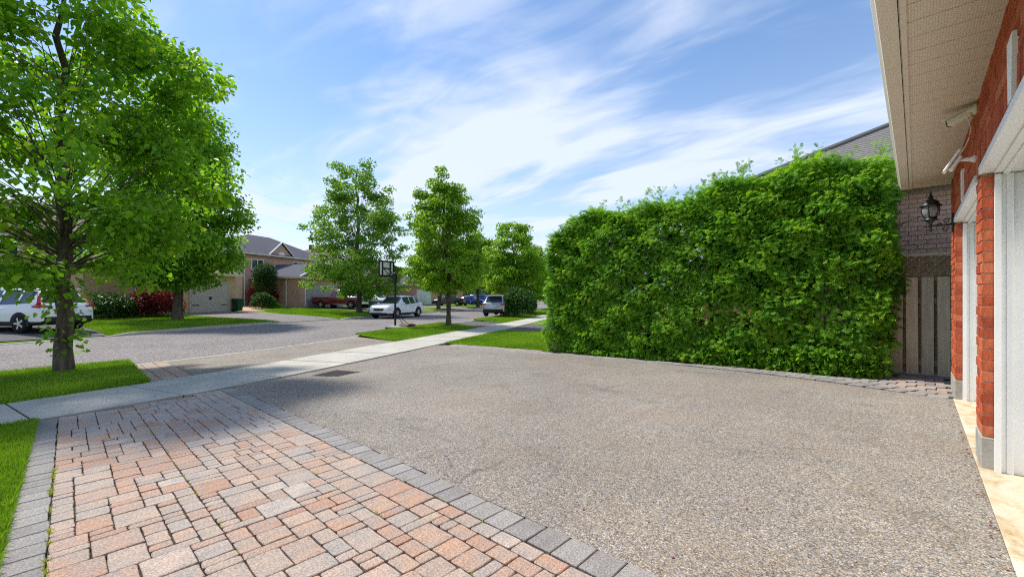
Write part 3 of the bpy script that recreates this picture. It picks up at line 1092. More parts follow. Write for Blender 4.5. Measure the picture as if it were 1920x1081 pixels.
blades('grass', 150000, band(-7, 1.0, lambda y: XSL(y) + 0.035, lambda y: XCN(y) + 0.08), 0.04, 0.105, 0.008, 'short green grass on the near verge around the large linden trunk')
def near_left(n):
    x = -0.9 - 6.5 * rng.random(n)
    y = -0.245 - 1.9 * rng.random(n) ** 1.6
    k = x > XSR(y) - 0.01
    return x[k], y[k]
blades('grass', 90000, near_left, 0.035, 0.09, 0.0065, 'green lawn grass along the left edge of the paver walkway')
blades('grass', 90000, band(7.84, 15.0, lambda y: XSL(y) + 0.01, lambda y: XCN(y) + 0.08), 0.04, 0.08, 0.009, 'green grass of the verge under the basketball hoop')
def lawn_mid(n):
    y = 8.55 + 5.6 * rng.random(n); x = XSR(y) + (-5.2 - XSR(y)) * rng.random(n)
    k = (y > 8.66)
    return x[k], y[k]
blades('grass', 90000, lawn_mid, 0.04, 0.08, 0.009, 'bright green front lawn between the sidewalk and the cedar hedge')
blades('grass', 30000, band(18.7, 36, lambda y: XSL(y), lambda y: XCN(y) + 0.1), 0.05, 0.09, 0.014, 'sunlit grass strip under the round bush by the sidewalk')
def lawn_b(n):
    y = -1.6 + 10.2 * rng.random(n); x = XCF(y) - 0.16 - 12.5 * rng.random(n)
    xe = XCF(8.7) + (-36.5 - XCF(8.7)) * (8.7 - y) / (8.7 - 4.2)
    e0 = 1.1 + (-2.6) * (x - XCF(1.1)) / (-40 - XCF(1.1))
    k = (x > np.where(y > 4.2, xe, -40)) & (y > e0 + 0.05)
    return x[k], y[k]
blades('grass', 120000, lawn_b, 0.05, 0.09, 0.013, 'sunlit lawn across the street around the second tree trunk')
def lawn_c(n):
    y = 11 + 13.0 * rng.random(n); x = XCF(y) - 0.16 - 14 * rng.random(n)
    e1 = 12.9 + (9.6 - 12.9) * (x - XCF(12.9)) / (-38.6 - XCF(12.9))
    e2 = 20.6 + (15.9 - 20.6) * (x - XCF(20.6)) / (-44.6 - XCF(20.6))
    k = (y > e1 + 0.05) & (y < e2 - 0.05)
    return x[k], y[k]
blades('grass', 90000, lawn_c, 0.05, 0.09, 0.016, 'lawn across the street in front of the maroon pickup')


def joint_weeds(n):
    k = n // 2
    x = np.concatenate([-2.6 - 2.6 * rng.random(k), -1.5 - 5.5 * rng.random(n - k)])
    y = np.concatenate([-0.07 + rng.normal(0, 0.006, k), rng.choice([0.6125, 1.295, 1.664, -0.07], n - k) + rng.normal(0, 0.006, n - k)])
    c = np.sin(x * 9.0) * np.sin(x * 23.0 + y * 7) > 0.25
    return x[c], y[c]
blades('joint_weeds', 1500, joint_weeds, 0.012, 0.04, 0.004, 'dry grass and moss growing in the joints of the paver walkway')


# ------------------------------------------------------------------ trees and shrubs
LEAF_V = np.array([(0, 0, 0), (0.28, -0.40, 0.06), (0.68, -0.30, 0.02), (1.0, 0, -0.16), (0.68, 0.30, 0.02), (0.28, 0.40, 0.06)])
LEAF_F = np.array([(0, 1, 2, 3), (0, 3, 4, 5)])


def leaves(pos, size, tilt, out=None, var=None, droop=0.5, TV=LEAF_V, TF=LEAF_F, flat=None):
    """one folded leaf for each point; out = outward plan angle of the stalk"""
    n = len(pos)
    az = rng.uniform(0, 2 * np.pi, n) if out is None else out + rng.normal(0, 0.9, n)
    pitch = rng.normal(-droop, tilt, n)          # below horizontal
    roll = rng.normal(0, 0.7 if flat is None else flat, n)
    d = np.stack([np.cos(az) * np.cos(pitch), np.sin(az) * np.cos(pitch), np.sin(pitch)], -1)
    s0 = np.stack([-np.sin(az), np.cos(az), np.zeros(n)], -1)
    up = np.cross(d, s0)
    s = s0 * np.cos(roll)[:, None] + up * np.sin(roll)[:, None]
    w = np.cross(d, s)
    k = len(TV)
    V = pos[:, None] + size[:, None, None] * (TV[None, :, 0:1] * d[:, None] + TV[None, :, 1:2] * s[:, None] + TV[None, :, 2:3] * w[:, None])
    F = TF[None] + (np.arange(n) * k)[:, None, None]
    return V.reshape(-1, 3), F.reshape(-1, TF.shape[1]), np.repeat(var, k)


def tree(name, label, x, y, H, prof, trunk_r, mat, n_cl, per, leaf, cl_r, seed, first=1.6, group=None, lean=(0, 0), hollow=0.35, cen=(0, 0), gaps=0.0, vmean=0.42, droop=0.55):
    """prof: list of (height, radius) of the crown outline"""
    rs = np.random.default_rng(seed)
    z0 = g1(x, y)
    root = thing(name, label, 'tree', (x, y, z0), 0, group)
    hs = np.array([p[0] for p in prof]); rads = np.array([p[1] for p in prof])
    # trunk
    path, rad = [], []
    top = H * 0.9
    n = 14
    wob = rs.uniform(-1, 1, (n + 1, 2)) * 0.012 * H
    for i in range(n + 1):
        t = i / n
        h = -0.1 + (top + 0.1) * t
        e = min(1, max(0, (h - first) / max(0.1, H - first)))
        wv = wob[i] * min(1, t * 2)
        path.append((lean[0] * t + cen[0] * e + wv[0], lean[1] * t + cen[1] * e + wv[1], h))
        flare = 1 + 0.32 * math.exp(-max(h, 0) / 0.18)
        rad.append(trunk_r * flare * (1 - 0.82 * t ** 1.1))
    path.insert(1, (path[0][0], path[0][1], 0.12)); rad.insert(1, trunk_r * 1.14)
    tb = MB().tube(path, rad, 16)
    tp = np.array(path)
    def trunk_at(h):
        return np.array([np.interp(h, tp[:, 2], tp[:, 0]), np.interp(h, tp[:, 2], tp[:, 1]), h])
    trk = tb.build('trunk', M['bark'], root, True)
    # clusters
    pr = np.maximum(np.interp(np.linspace(hs[0], hs[-1], 200), hs, rads), 0.05)
    cdf = np.cumsum(pr ** 1.6); cdf /= cdf[-1]
    ph = rs.uniform(0, 6.28, 6)
    C, out, szc = [], [], []
    lb = MB()
    for c in range(n_cl):
        h = float(np.interp(rs.random(), cdf, np.linspace(hs[0], hs[-1], 200)))
        a = rs.uniform(0, 2 * math.pi)
        rmax = float(np.interp(h, hs, rads))
        lob = 1 + 0.16 * math.sin(3 * a + ph[0] + 1.1 * h) + 0.11 * math.sin(5 * a + ph[1] - 1.9 * h) + 0.08 * math.sin(2 * a + ph[2] + 3.1 * h)
        q = hollow + (1 - hollow) * math.sqrt(rs.random())
        gap = math.sin(2.3 * a + ph[3] + 1.7 * h) * math.sin(1.9 * h + ph[4]) > 0.55
        if gap and rs.random() < gaps:
            continue
        r = rmax * lob * q
        tc_ = trunk_at(min(h, top))
        p = np.array([tc_[0] + r * math.cos(a), tc_[1] + r * math.sin(a), h])
        C.append(p); out.append(a); szc.append(cl_r * rs.uniform(0.65, 1.25))
        # limb
        if rs.random() < 0.5:
            continue
        hb = max(first * 0.85, first + (h - first) * rs.uniform(0.25, 0.9) - 0.15 * r)
        b0 = trunk_at(min(hb, top))
        mid = b0 * 0.5 + p * 0.5 + np.array([0, 0, 0.10 * r])
        r0 = max(0.012, trunk_r * 0.22 * (1 - h / (H * 1.2)) * rs.uniform(0.5, 1.2))
        lb.tube([b0, b0 * 0.6 + mid * 0.4 + np.array([0, 0, 0.03 * r]), mid, p * 0.75 + mid * 0.25, p], [r0, r0 * 0.8, r0 * 0.6, r0 * 0.4, r0 * 0.15], 5, False)
    lb.build('branches', M['bark'], root, True)
    C = np.array(C); out = np.array(out); szc = np.array(szc)
    nc = len(C)
    m = nc * per
    ci = np.repeat(np.arange(nc), per)
    d = rs.normal(0, 1, (m, 3)); d /= np.linalg.norm(d, axis=1)[:, None]
    rr = rs.random(m) ** 0.45
    off = d * (rr * szc[ci])[:, None] * np.array([1.15, 1.15, 0.72])
    P = C[ci] + off
    P[:, 2] = np.maximum(P[:, 2], 0.25)
    global rng
    keep = rng; rng = rs
    # leaf tone varies at random, per leaf and per cluster
    vv = np.clip(rs.normal(vmean, 0.2, m) + 0.12 * rs.normal(0, 1, nc)[ci], 0, 1)
    V, F, A = leaves(P, leaf * rs.uniform(0.65, 1.2, m), 0.5, np.arctan2(off[:, 1], off[:, 0]), vv, droop)
    rng = keep
    link('crown', fast_mesh('crown', V, F, mat, A), root)
    return root


# the large linden on the near verge
t1 = tree('linden_tree', 'large linden tree with thick trunk on the near verge, cut by the left picture edge', -12.25, -0.04, 9.4,
     [(1.85, 0.9), (2.4, 1.7), (3.2, 2.15), (4.2, 2.35), (5.4, 2.3), (6.6, 1.9), (7.8, 1.3), (9.0, 0.6), (9.4, 0.2)], 0.14, M['leaf_linden'], 265, 150, 0.122, 0.48, 21, 1.9, None, (0, 0), 0.30, (0, 0), 1.0, 0.55)
# shoots sprouting from its trunk
def shoots():
    P = []
    for h, s, n in ((0.78, 0.2, 60), (0.55, 0.16, 14), (1.2, 0.22, 40), (1.55, 0.35, 70), (0.4, 0.22, 10)):
        a = rng.uniform(0, 6.28, n)
        r = 0.15 + np.abs(rng.normal(0, s * 0.6, n))
        P.append(np.stack([r * np.cos(a), r * np.sin(a), h + rng.normal(0, 0.10, n)], -1))
    P = np.concatenate(P)
    V, F, A = leaves(P, rng.uniform(0.07, 0.12, len(P)), 0.5, np.arctan2(P[:, 1], P[:, 0]), np.clip(rng.normal(0.6, 0.2, len(P)), 0, 1), 0.5)
    link('trunk_shoots', fast_mesh('trunk_shoots', V, F, M['leaf_linden'], A), t1)['kind'] = 'stuff'
shoots()
x, y = at(333, 24.3)
tree('linden_tree', 'broad tree across the street standing on the lawn before the taupe garage doors', x, y, 13.2,
     [(2.1, 1.7), (2.8, 2.6), (4.5, 2.95), (6.5, 2.85), (8.5, 2.6), (10.5, 2.3), (12.4, 1.4), (13.4, 0.4)], 0.25, M['leaf_linden'], 330, 150, 0.19, 0.8, 22, 2.2, None, (0, 0), 0.3, (0, 0), 0.3, 0.5)
x, y = at(674, 36)
tree('pear_tree', 'tall pointed tree with open crown, on the lawn beside the maroon pickup', x, y, 13.6,
     [(1.3, 1.6), (2.2, 3.9), (3.5, 3.9), (5.5, 3.6), (7.5, 3.5), (9.5, 2.9), (11.3, 2.0), (12.6, 1.3), (13.6, 0.5)], 0.24, M['leaf_pear'], 350, 90, 0.18, 0.56, 23, 1.8, None, (-0.2, -0.2), 0.22, (0, 0), 0.9, 0.5)
x, y = at(841, 22.6)
tree('pear_tree', 'slender pointed tree on the near verge, just right of the basketball hoop', x, y, 8.6,
     [(1.75, 0.8), (2.3, 2.0), (3.2, 2.05), (4.6, 1.75), (5.6, 1.75), (6.6, 1.35), (7.6, 0.75), (8.6, 0.3)], 0.14, M['leaf_light'], 290, 120, 0.12, 0.40, 24, 1.4, None, (0, 0), 0.2, (-0.35, -0.25), 0.6, 0.42)
x, y = at(822, 49)
tree('street_tree', 'tree with leaning trunk across the street, seen left of the slender tree trunk', x, y, 8.6, [(2.6, 1.3), (3.2, 2.8), (4.8, 3.0), (6.5, 2.2), (8.0, 1.0), (8.6, 0.3)], 0.22, M['leaf_pear'], 110, 90, 0.26, 0.75, 25, 1.7, None, (0.7, 0.5))
x, y = at(896, 58)
tree('street_tree', 'light green tree across the street behind the blue cars', x, y, 10.2, [(3.0, 1.8), (3.8, 3.6), (5.4, 3.9), (7.0, 3.2), (9.0, 1.6), (10.2, 0.4)], 0.22, M['leaf_light'], 150, 90, 0.30, 0.85, 26, 1.8)
x, y = at(962, 40)
tree('street_tree', 'light green street tree rising behind the round bush', x, y, 8.9, [(1.5, 1.4), (2.4, 2.4), (4, 2.75), (5.6, 2.4), (7.2, 1.6), (8.4, 0.8), (8.9, 0.25)], 0.17, M['leaf_light'], 190, 110, 0.20, 0.58, 27, 1.7, None, (0, 0), 0.2, (0, 0), 0.6, 0.5)
x, y = at(1003, 52)
tree('street_tree', 'pale green tree in the gap left of the hedge end', x, y, 7.6, [(1.2, 1.8), (2.6, 2.8), (4.5, 2.6), (6.4, 1.4), (7.6, 0.3)], 0.18, M['leaf_light'], 120, 90, 0.25, 0.7, 28, 1.5)
x, y = at(925, 84)
tree('distant_tree', 'distant green tree at the end of the street', x, y, 10, [(1.2, 2.5), (3, 5.0), (6, 5.0), (8.6, 2.6), (10, 0.5)], 0.3, M['leaf_pear'], 120, 80, 0.45, 1.2, 29, 1.6)
x, y = at(860, 100)
tree('distant_tree', 'distant tree seen over the far house roofs', x, y, 10.5, [(1.5, 2.5), (3, 5.5), (6, 5.5), (9, 2.6), (10.5, 0.5)], 0.3, M['leaf_pear'], 110, 80, 0.5, 1.3, 30, 1.6)


def shrub(name, label, x, y, rx, ry, h, mat, n, leaf, seed, vmean=0.4, shell=0.4, cat='shrub', group=None, base=0.05, droop=0.3, stems=4):
    rs = np.random.default_rng(seed)
    z0 = g1(x, y)
    root = thing(name, label, cat, (x, y, z0), 0, group)
    d = rs.normal(0, 1, (n, 3)); d /= np.linalg.norm(d, axis=1)[:, None]
    d[:, 2] = np.abs(d[:, 2]) * 1.15 - 0.35 * (rs.random(n) < 0.35)
    lob = 1 + 0.10 * np.sin(4 * np.arctan2(d[:, 1], d[:, 0]) + seed) + 0.08 * np.sin(6 * d[:, 2] + 3 * d[:, 0] + seed)
    q = (shell + (1 - shell) * rs.random(n) ** 0.5) * lob
    P = np.stack([d[:, 0] * rx * q, d[:, 1] * ry * q, base + 0.3 * h + d[:, 2] * 0.68 * h * q], -1)
    P[:, 2] = np.maximum(P[:, 2], base)
    global rng
    keep = rng; rng = rs
    V, F, A = leaves(P, leaf * rs.uniform(0.6, 1.25, n), 0.6, np.arctan2(P[:, 1], P[:, 0]), np.clip(rs.normal(vmean, 0.24, n), 0, 1), droop)
    rng = keep
    link('foliage', fast_mesh('foliage', V, F, mat, A), root)
    for i in range(stems):
        a = rs.uniform(0, 6.28)
        MB().tube([(0, 0, -0.05), (0.2 * rx * math.cos(a), 0.2 * ry * math.sin(a), h * 0.3), (0.6 * rx * math.cos(a), 0.6 * ry * math.sin(a), h * 0.7)], [0.03, 0.022, 0.008], 6).build('stem', M['bark'], root, True)
    return root


x, y = at(973, 32.5)
shrub('round_bush', 'dense round dark green bush at the verge beside the silver SUV', x, y, 1.35, 1.35, 2.05, M['leaf_dark'], 9000, 0.13, 41, 0.55, 0.5)
x, y = at(492, 38.5)
shrub('clipped_bush', 'clipped dark green dome bush beside the brick path', x, y, 0.95, 0.95, 1.35, M['leaf_dark'], 7000, 0.08, 42, 0.5, 0.75)
x, y = at(512, 39.5)
shrub('hosta', 'small light green leafy plant beside the clipped bush', x, y, 0.6, 0.6, 0.5, M['leaf_light'], 700, 0.16, 43, 0.5)
x, y = at(494, 42.5)
shrub('red_maple', 'red Japanese maple shrub before the brown brick house', x, y, 1.5, 1.5, 2.5, M['leaf_red'], 6000, 0.12, 44, 0.6, 0.35)
x, y = at(291, 26.0)
shrub('red_maple', 'dark red weeping maple behind the second tree trunk', x, y, 1.35, 1.35, 1.75, M['leaf_red'], 6000, 0.11, 45, 0.36, 0.4, droop=0.9)
x, y = at(252, 25.2)
shrub('dark_shrub', 'dark purple low shrub left of the weeping maple', x, y, 1.3, 1.3, 1.2, M['leaf_red'], 4000, 0.11, 46, 0.1, 0.4)
x, y = at(203, 23.8)
shrub('green_shrub', 'dark green shrub on the lawn edge just right of the parked white SUV', x, y, 1.2, 1.2, 1.3, M['leaf_dark'], 5000, 0.11, 47, 0.4, 0.45)
x, y = at(905, 72)
shrub('far_shrub', 'rounded green shrub beyond the blue cars', x, y, 2.4, 1.6, 2.4, M['leaf_dark'], 3500, 0.2, 48, 0.6, 0.5)


def topiary():
    x, y = at(497, 41.2)
    z0 = g1(x, y)
    root = thing('pine_tree', 'small rounded dark pine on a bare stem before the brown brick house', 'tree', (x, y, z0))
    MB().tube([(0, 0, -0.1), (0.05, 0.02, 1.2), (-0.02, 0.05, 2.6), (0.05, 0, 3.9)], [0.09, 0.075, 0.06, 0.02], 8).build('trunk', M['bark'], root, True)
    rs = np.random.default_rng(5)
    n = 9000
    d = rs.normal(0, 1, (n, 3)); d /= np.linalg.norm(d, axis=1)[:, None]
    q = rs.random(n) ** 0.4
    P = np.stack([d[:, 0] * 1.15 * q, d[:, 1] * 1.15 * q, 3.2 + d[:, 2] * 1.2 * q], -1)
    lo = rs.random(n) < 0.3
    P[lo, 2] -= 0.9
    P[lo, :2] *= 1.05
    V, F, A = leaves(P, rs.uniform(0.06, 0.12, n), 0.6, None, np.clip(rs.normal(0.3, 0.2, n), 0, 1), -0.3)
    link('crown', fast_mesh('crown', V, F, M['leaf_dark'], A), root)
topiary()


# ------------------------------------------------------------------ cedar hedge
def spray_template():
    """flat fan of cedar fronds: a main axis with pairs of side lobes"""
    V, F = [], []
    def lobe(b, t, w, dz):
        i = len(V)
        b = np.array(b, float); t = np.array(t, float)
        d = t - b; nrm = np.array([-d[1], d[0], 0]); nrm /= np.linalg.norm(nrm)
        m = b + d * 0.55
        V.extend([b, m - nrm * w + (0, 0, dz), t, m + nrm * w + (0, 0, dz)])
        F.append((i, i + 1, i + 2, i + 3))
    lobe((0, 0, 0), (1.0, 0, -0.20), 0.045, 0.0)
    for k, (x, ln) in enumerate(((0.12, 0.44), (0.28, 0.50), (0.44, 0.44), (0.60, 0.34), (0.75, 0.22))):
        for s in (-1, 1):
            lobe((x, 0, -0.02 * k), (x + ln * 0.78, s * ln * 0.74, -0.08 - 0.06 * k), 0.048, 0.015)
    return np.array(V), np.array(F)


SP_V, SP_F = spray_template()


def hedge():
    rs = np.random.default_rng(77)
    x0, x1, ya, yb, H = -6.95, -0.28, 8.62, 9.95, 3.42
    root = thing('cedar_hedge', 'tall dense cedar hedge along the right side of the driveway', 'hedge', (0, 0, 0))
    P, O, S, Vr = [], [], [], []
    def topz(x):
        return H + 0.22 * np.clip((x + 4.0) / 2.5, 0, 1) + 0.05 * np.sin(1.9 * x) + 0.08 * np.sin(4.3 * x + 1) - 0.38 * np.exp(-((x - x0) / 0.45) ** 2) - 0.12 * np.exp(-((x - x1) / 0.3) ** 2)
    def front(x, z):    # uneven face
        return ya + 0.05 * np.sin(2.1 * x + 1.9 * z) + 0.045 * np.sin(4.3 * x - 5.9 * z) + 0.05 * np.sin(8.1 * x + 7 * z) + 0.035 * np.sin(15 * z + 5 * x) + 0.10 * np.clip(0.5 - z, 0, 1) - 0.05 + 0.16 * np.clip((z - 2.4), 0, 1.2) ** 1.4
    # front face
    n = 34000
    x = rs.uniform(x0, x1, n); z = rs.uniform(0.02, 1, n) * topz(x)
    hole = (np.sin(3.1 * x + 2.0 * np.sin(2.2 * z)) * np.sin(2.6 * z + 1.4 * x) > 0.62)
    thin = (np.exp(-((z - 1.02) / 0.20) ** 2) * (x > -4.4) * (np.sin(4.4 * x) > 0.1))
    keep = (rs.random(n) > 0.50 * hole) & (rs.random(n) > 0.55 * thin)
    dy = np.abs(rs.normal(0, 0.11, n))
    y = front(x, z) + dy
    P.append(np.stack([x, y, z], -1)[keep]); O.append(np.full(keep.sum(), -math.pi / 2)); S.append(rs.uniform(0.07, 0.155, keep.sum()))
    Vr.append((np.clip(0.88 - 1.2 * dy, 0.15, 1))[keep])  # light and shade put into colour: tips bright, deeper sprays darker
    # top
    n = 4200
    x = rs.uniform(x0, x1, n); y = rs.uniform(ya + 0.15, yb, n)
    z = topz(x) - np.abs(rs.normal(0, 0.10, n)) - 0.10 * ((y - 9.3) / 0.6) ** 2
    P.append(np.stack([x, y, z], -1)); O.append(rs.uniform(0, 6.28, n)); S.append(rs.uniform(0.12, 0.22, n)); Vr.append(np.full(n, 0.7))
    # ends
    for xe, sg, a in ((x0, -1, math.pi), (x1, 1, 0.0)):
        n = 3600
        y = rs.uniform(ya, yb, n); z = rs.uniform(0.15, 1, n) * (H - 0.3)
        x = xe - sg * np.abs(rs.normal(0, 0.12, n)) + sg * (0.10 * np.sin(4 * y + 2 * z) - 0.25 * ((y - 9.3) / 0.7) ** 2)
        P.append(np.stack([x, y, z], -1)); O.append(np.full(n, a)); S.append(rs.uniform(0.10, 0.21, n)); Vr.append(np.full(n, 0.5))
    # back and the thin inside
    n = 7000
    x = rs.uniform(x0, x1, n); z = rs.uniform(0.03, 1, n) * topz(x)
    thin = np.exp(-((z - 1.02) / 0.22) ** 2) * (x > -4.6) * 0.7
    k = rs.random(n) > thin
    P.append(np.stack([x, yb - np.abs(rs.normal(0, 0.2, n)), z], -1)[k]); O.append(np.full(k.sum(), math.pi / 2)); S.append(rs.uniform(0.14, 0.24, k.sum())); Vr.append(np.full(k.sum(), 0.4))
    n = 4500
    x = rs.uniform(x0 + 0.2, x1 - 0.2, n); z = rs.uniform(0.02, 1, n) ** 0.8 * (topz(x) - 0.2)
    k = rs.random(n) > np.exp(-((z - 1.02) / 0.22) ** 2) * 0.7
    P.append(np.stack([x, rs.uniform(ya + 0.3, yb - 0.3, n), z], -1)[k]); O.append(rs.uniform(0, 6.28, k.sum())); S.append(rs.uniform(0.16, 0.3, k.sum())); Vr.append(np.full(k.sum(), 0.2))  # core sprays coloured dark to give shade in the gaps
    P = np.concatenate(P); O = np.concatenate(O); S = np.concatenate(S); Vr = np.concatenate(Vr)
    P[:, 2] += G(P[:, 0], P[:, 1])
    clump = 0.13 * np.sin(7.3 * P[:, 0] + 5.1 * P[:, 2]) + 0.10 * np.sin(3.3 * P[:, 0] - 8.7 * P[:, 2])
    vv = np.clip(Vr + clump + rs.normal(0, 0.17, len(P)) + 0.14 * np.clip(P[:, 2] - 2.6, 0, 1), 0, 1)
    global rng
    keep = rng; rng = rs
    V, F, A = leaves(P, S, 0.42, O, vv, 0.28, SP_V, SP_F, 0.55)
    # loose leaders standing up along the top
    Q, O2 = [], []
    for i in range(58):
        xx = rs.uniform(x0 + 0.2, x1); yy = rs.uniform(ya + 0.3, yb - 0.3); hh = rs.uniform(0.15, 0.48)
        zz = float(topz(xx)) + g1(xx, yy)
        m = int(10 + 26 * hh)
        t = rs.random(m)
        aa = rs.uniform(0, 6.28, m)
        Q.append(np.stack([xx + 0.05 * t + 0.02 * np.cos(aa), yy + 0.02 * np.sin(aa), zz - 0.1 + (hh) * t], -1)); O2.append(aa)
    Q = np.concatenate(Q); O2 = np.concatenate(O2)
    V2, F2, A2 = leaves(Q, rs.uniform(0.06, 0.13, len(Q)), 0.35, O2, np.clip(rs.normal(0.75, 0.15, len(Q)), 0, 1), -0.75, SP_V, SP_F, 0.8)
    rng = keep
    V = np.concatenate([V, V2]); F = np.concatenate([F, F2 + len(V) - len(V2)]); A = np.concatenate([A, A2])
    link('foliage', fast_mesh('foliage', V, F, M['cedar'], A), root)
    xx = x0 + 0.3
    while xx < x1 - 0.1:
        yy = 9.3 + rs.uniform(-0.12, 0.12)
        zz = g1(xx, yy)
        MB().tube([(xx, yy, zz - 0.1), (xx + rs.uniform(-.05, .05), yy, zz + 1.1), (xx + rs.uniform(-.08, .08), yy + rs.uniform(-.08, .08), zz + 2.2), (xx, yy, zz + H - 0.25)], [0.055, 0.045, 0.032, 0.008], 7).build('stem', M['bark'], root, True)
        xx += rs.uniform(0.42, 0.62)
    # dry twigs inside
    tw = MB()
    for i in range(420):
        xx = rs.uniform(x0, x1); zz = rs.uniform(0.3, 3.0); a = rs.uniform(0, 6.28)
        ln = rs.uniform(0.25, 0.6)
        yy = 9.3
        zg = g1(xx, yy)
        tw.tube([(xx, yy, zg + zz), (xx + math.cos(a) * ln * .6, yy + math.sin(a) * ln * .6, zg + zz + 0.1), (xx + math.cos(a) * ln, yy + math.sin(a) * ln, zg + zz + 0.14)], [0.009, 0.006, 0.003], 4, False)
    o = tw.build('twigs', M['bark'], root)
    o['kind'] = 'stuff'


hedge()


def hedge_foot():
    rs = np.random.default_rng(9)
    sheet('soil_bed', np.linspace(-7, -0.35, 20), np.linspace(8.5, 10.4, 5), lambda u, v: u, lambda u, v: v, 0.012, M['soil'])
    n = 3400
    x = rs.uniform(-5.9, -0.4, n); x = np.where(rs.random(n) < 0.45, rs.uniform(-3.0, -0.5, n), x)
    hgt = 0.07 + 0.12 * (x > -3.2) + 0.10 * np.exp(-((x + 1.2) / 0.8) ** 2)
    y = 8.52 + np.abs(rs.normal(0.10, 0.12, n)) - 0.16 * np.exp(-((x + 0.9) / 0.8) ** 2)
    P = np.stack([x, y, G(x, y) + hgt * rs.random(n) * 1.5 + 0.02], -1)
    V, F, A = leaves(P, rs.uniform(0.05, 0.11, n), 0.5, np.full(n, -1.57), np.clip(rs.normal(0.45, 0.22, n), 0, 1), 0.35)
    tag(link('ground_cover', fast_mesh('ground_cover', V, F, M['leaf_linden'], A)), 'low leafy ground cover growing along the foot of the cedar hedge', 'ground cover', None, 'stuff')
    # dry leaves against the garage apron and along the hedge border
    n = 130
    y = rs.uniform(1.9, 7.4, n); x = 0.31 - np.abs(rs.normal(0, 0.02, n))
    P = np.stack([x, y, np.full(n, 0.008)], -1)
    n2 = 260
    x2 = rs.uniform(-10.2, -0.4, n2); y2 = 8.5 + rs.normal(0, 0.06, n2)
    P = np.concatenate([P, np.stack([x2, y2, G(x2, y2) + 0.02], -1)])
    n3 = 90
    x3 = rs.uniform(-7, -0.5, n3); y3 = rs.uniform(2, 8, n3)
    P = np.concatenate([P, np.stack([x3, y3, G(x3, y3) + 0.006], -1)])
    m = len(P)
    V, F, A = leaves(P, rs.uniform(0.008, 0.020, m), 0.2, None, rs.random(m), 0.0, flat=0.3)
    tag(link('fallen_leaves', fast_mesh('fallen_leaves', V, F, M['litter'], A)), 'dry brown leaf litter along the driveway edges', 'leaf litter', None, 'stuff')
    for i, (px, py, s) in enumerate(((-6.62, 8.74, 0.17), (-6.88, 8.92, 0.15), (-7.02, 9.2, 0.16), (-6.75, 8.8, 0.12), (-7.0, 9.02, 0.12))):
        z = g1(px, py) + (0.02 if i < 3 else 0.14)
        m_ = MB().box((-s, -s * 0.6, 0), (s, s * 0.6, 0.13), None, 0.03)
        o = m_.build('edging_stone', M['stone'], None, False, (px, py, z), (0, 0, R(70 + 11 * i)))
        tag(o, ['lower grey edging stone nearest the driveway at the street end of the hedge', 'lower grey edging stone in the middle of the stack at the hedge end', 'lower grey edging stone farthest from the driveway at the hedge end',
                'upper grey edging stone nearest the driveway at the street end of the hedge', 'upper grey edging stone farther back in the stack at the hedge end'][i], 'stone', 'edging stones')


hedge_foot()


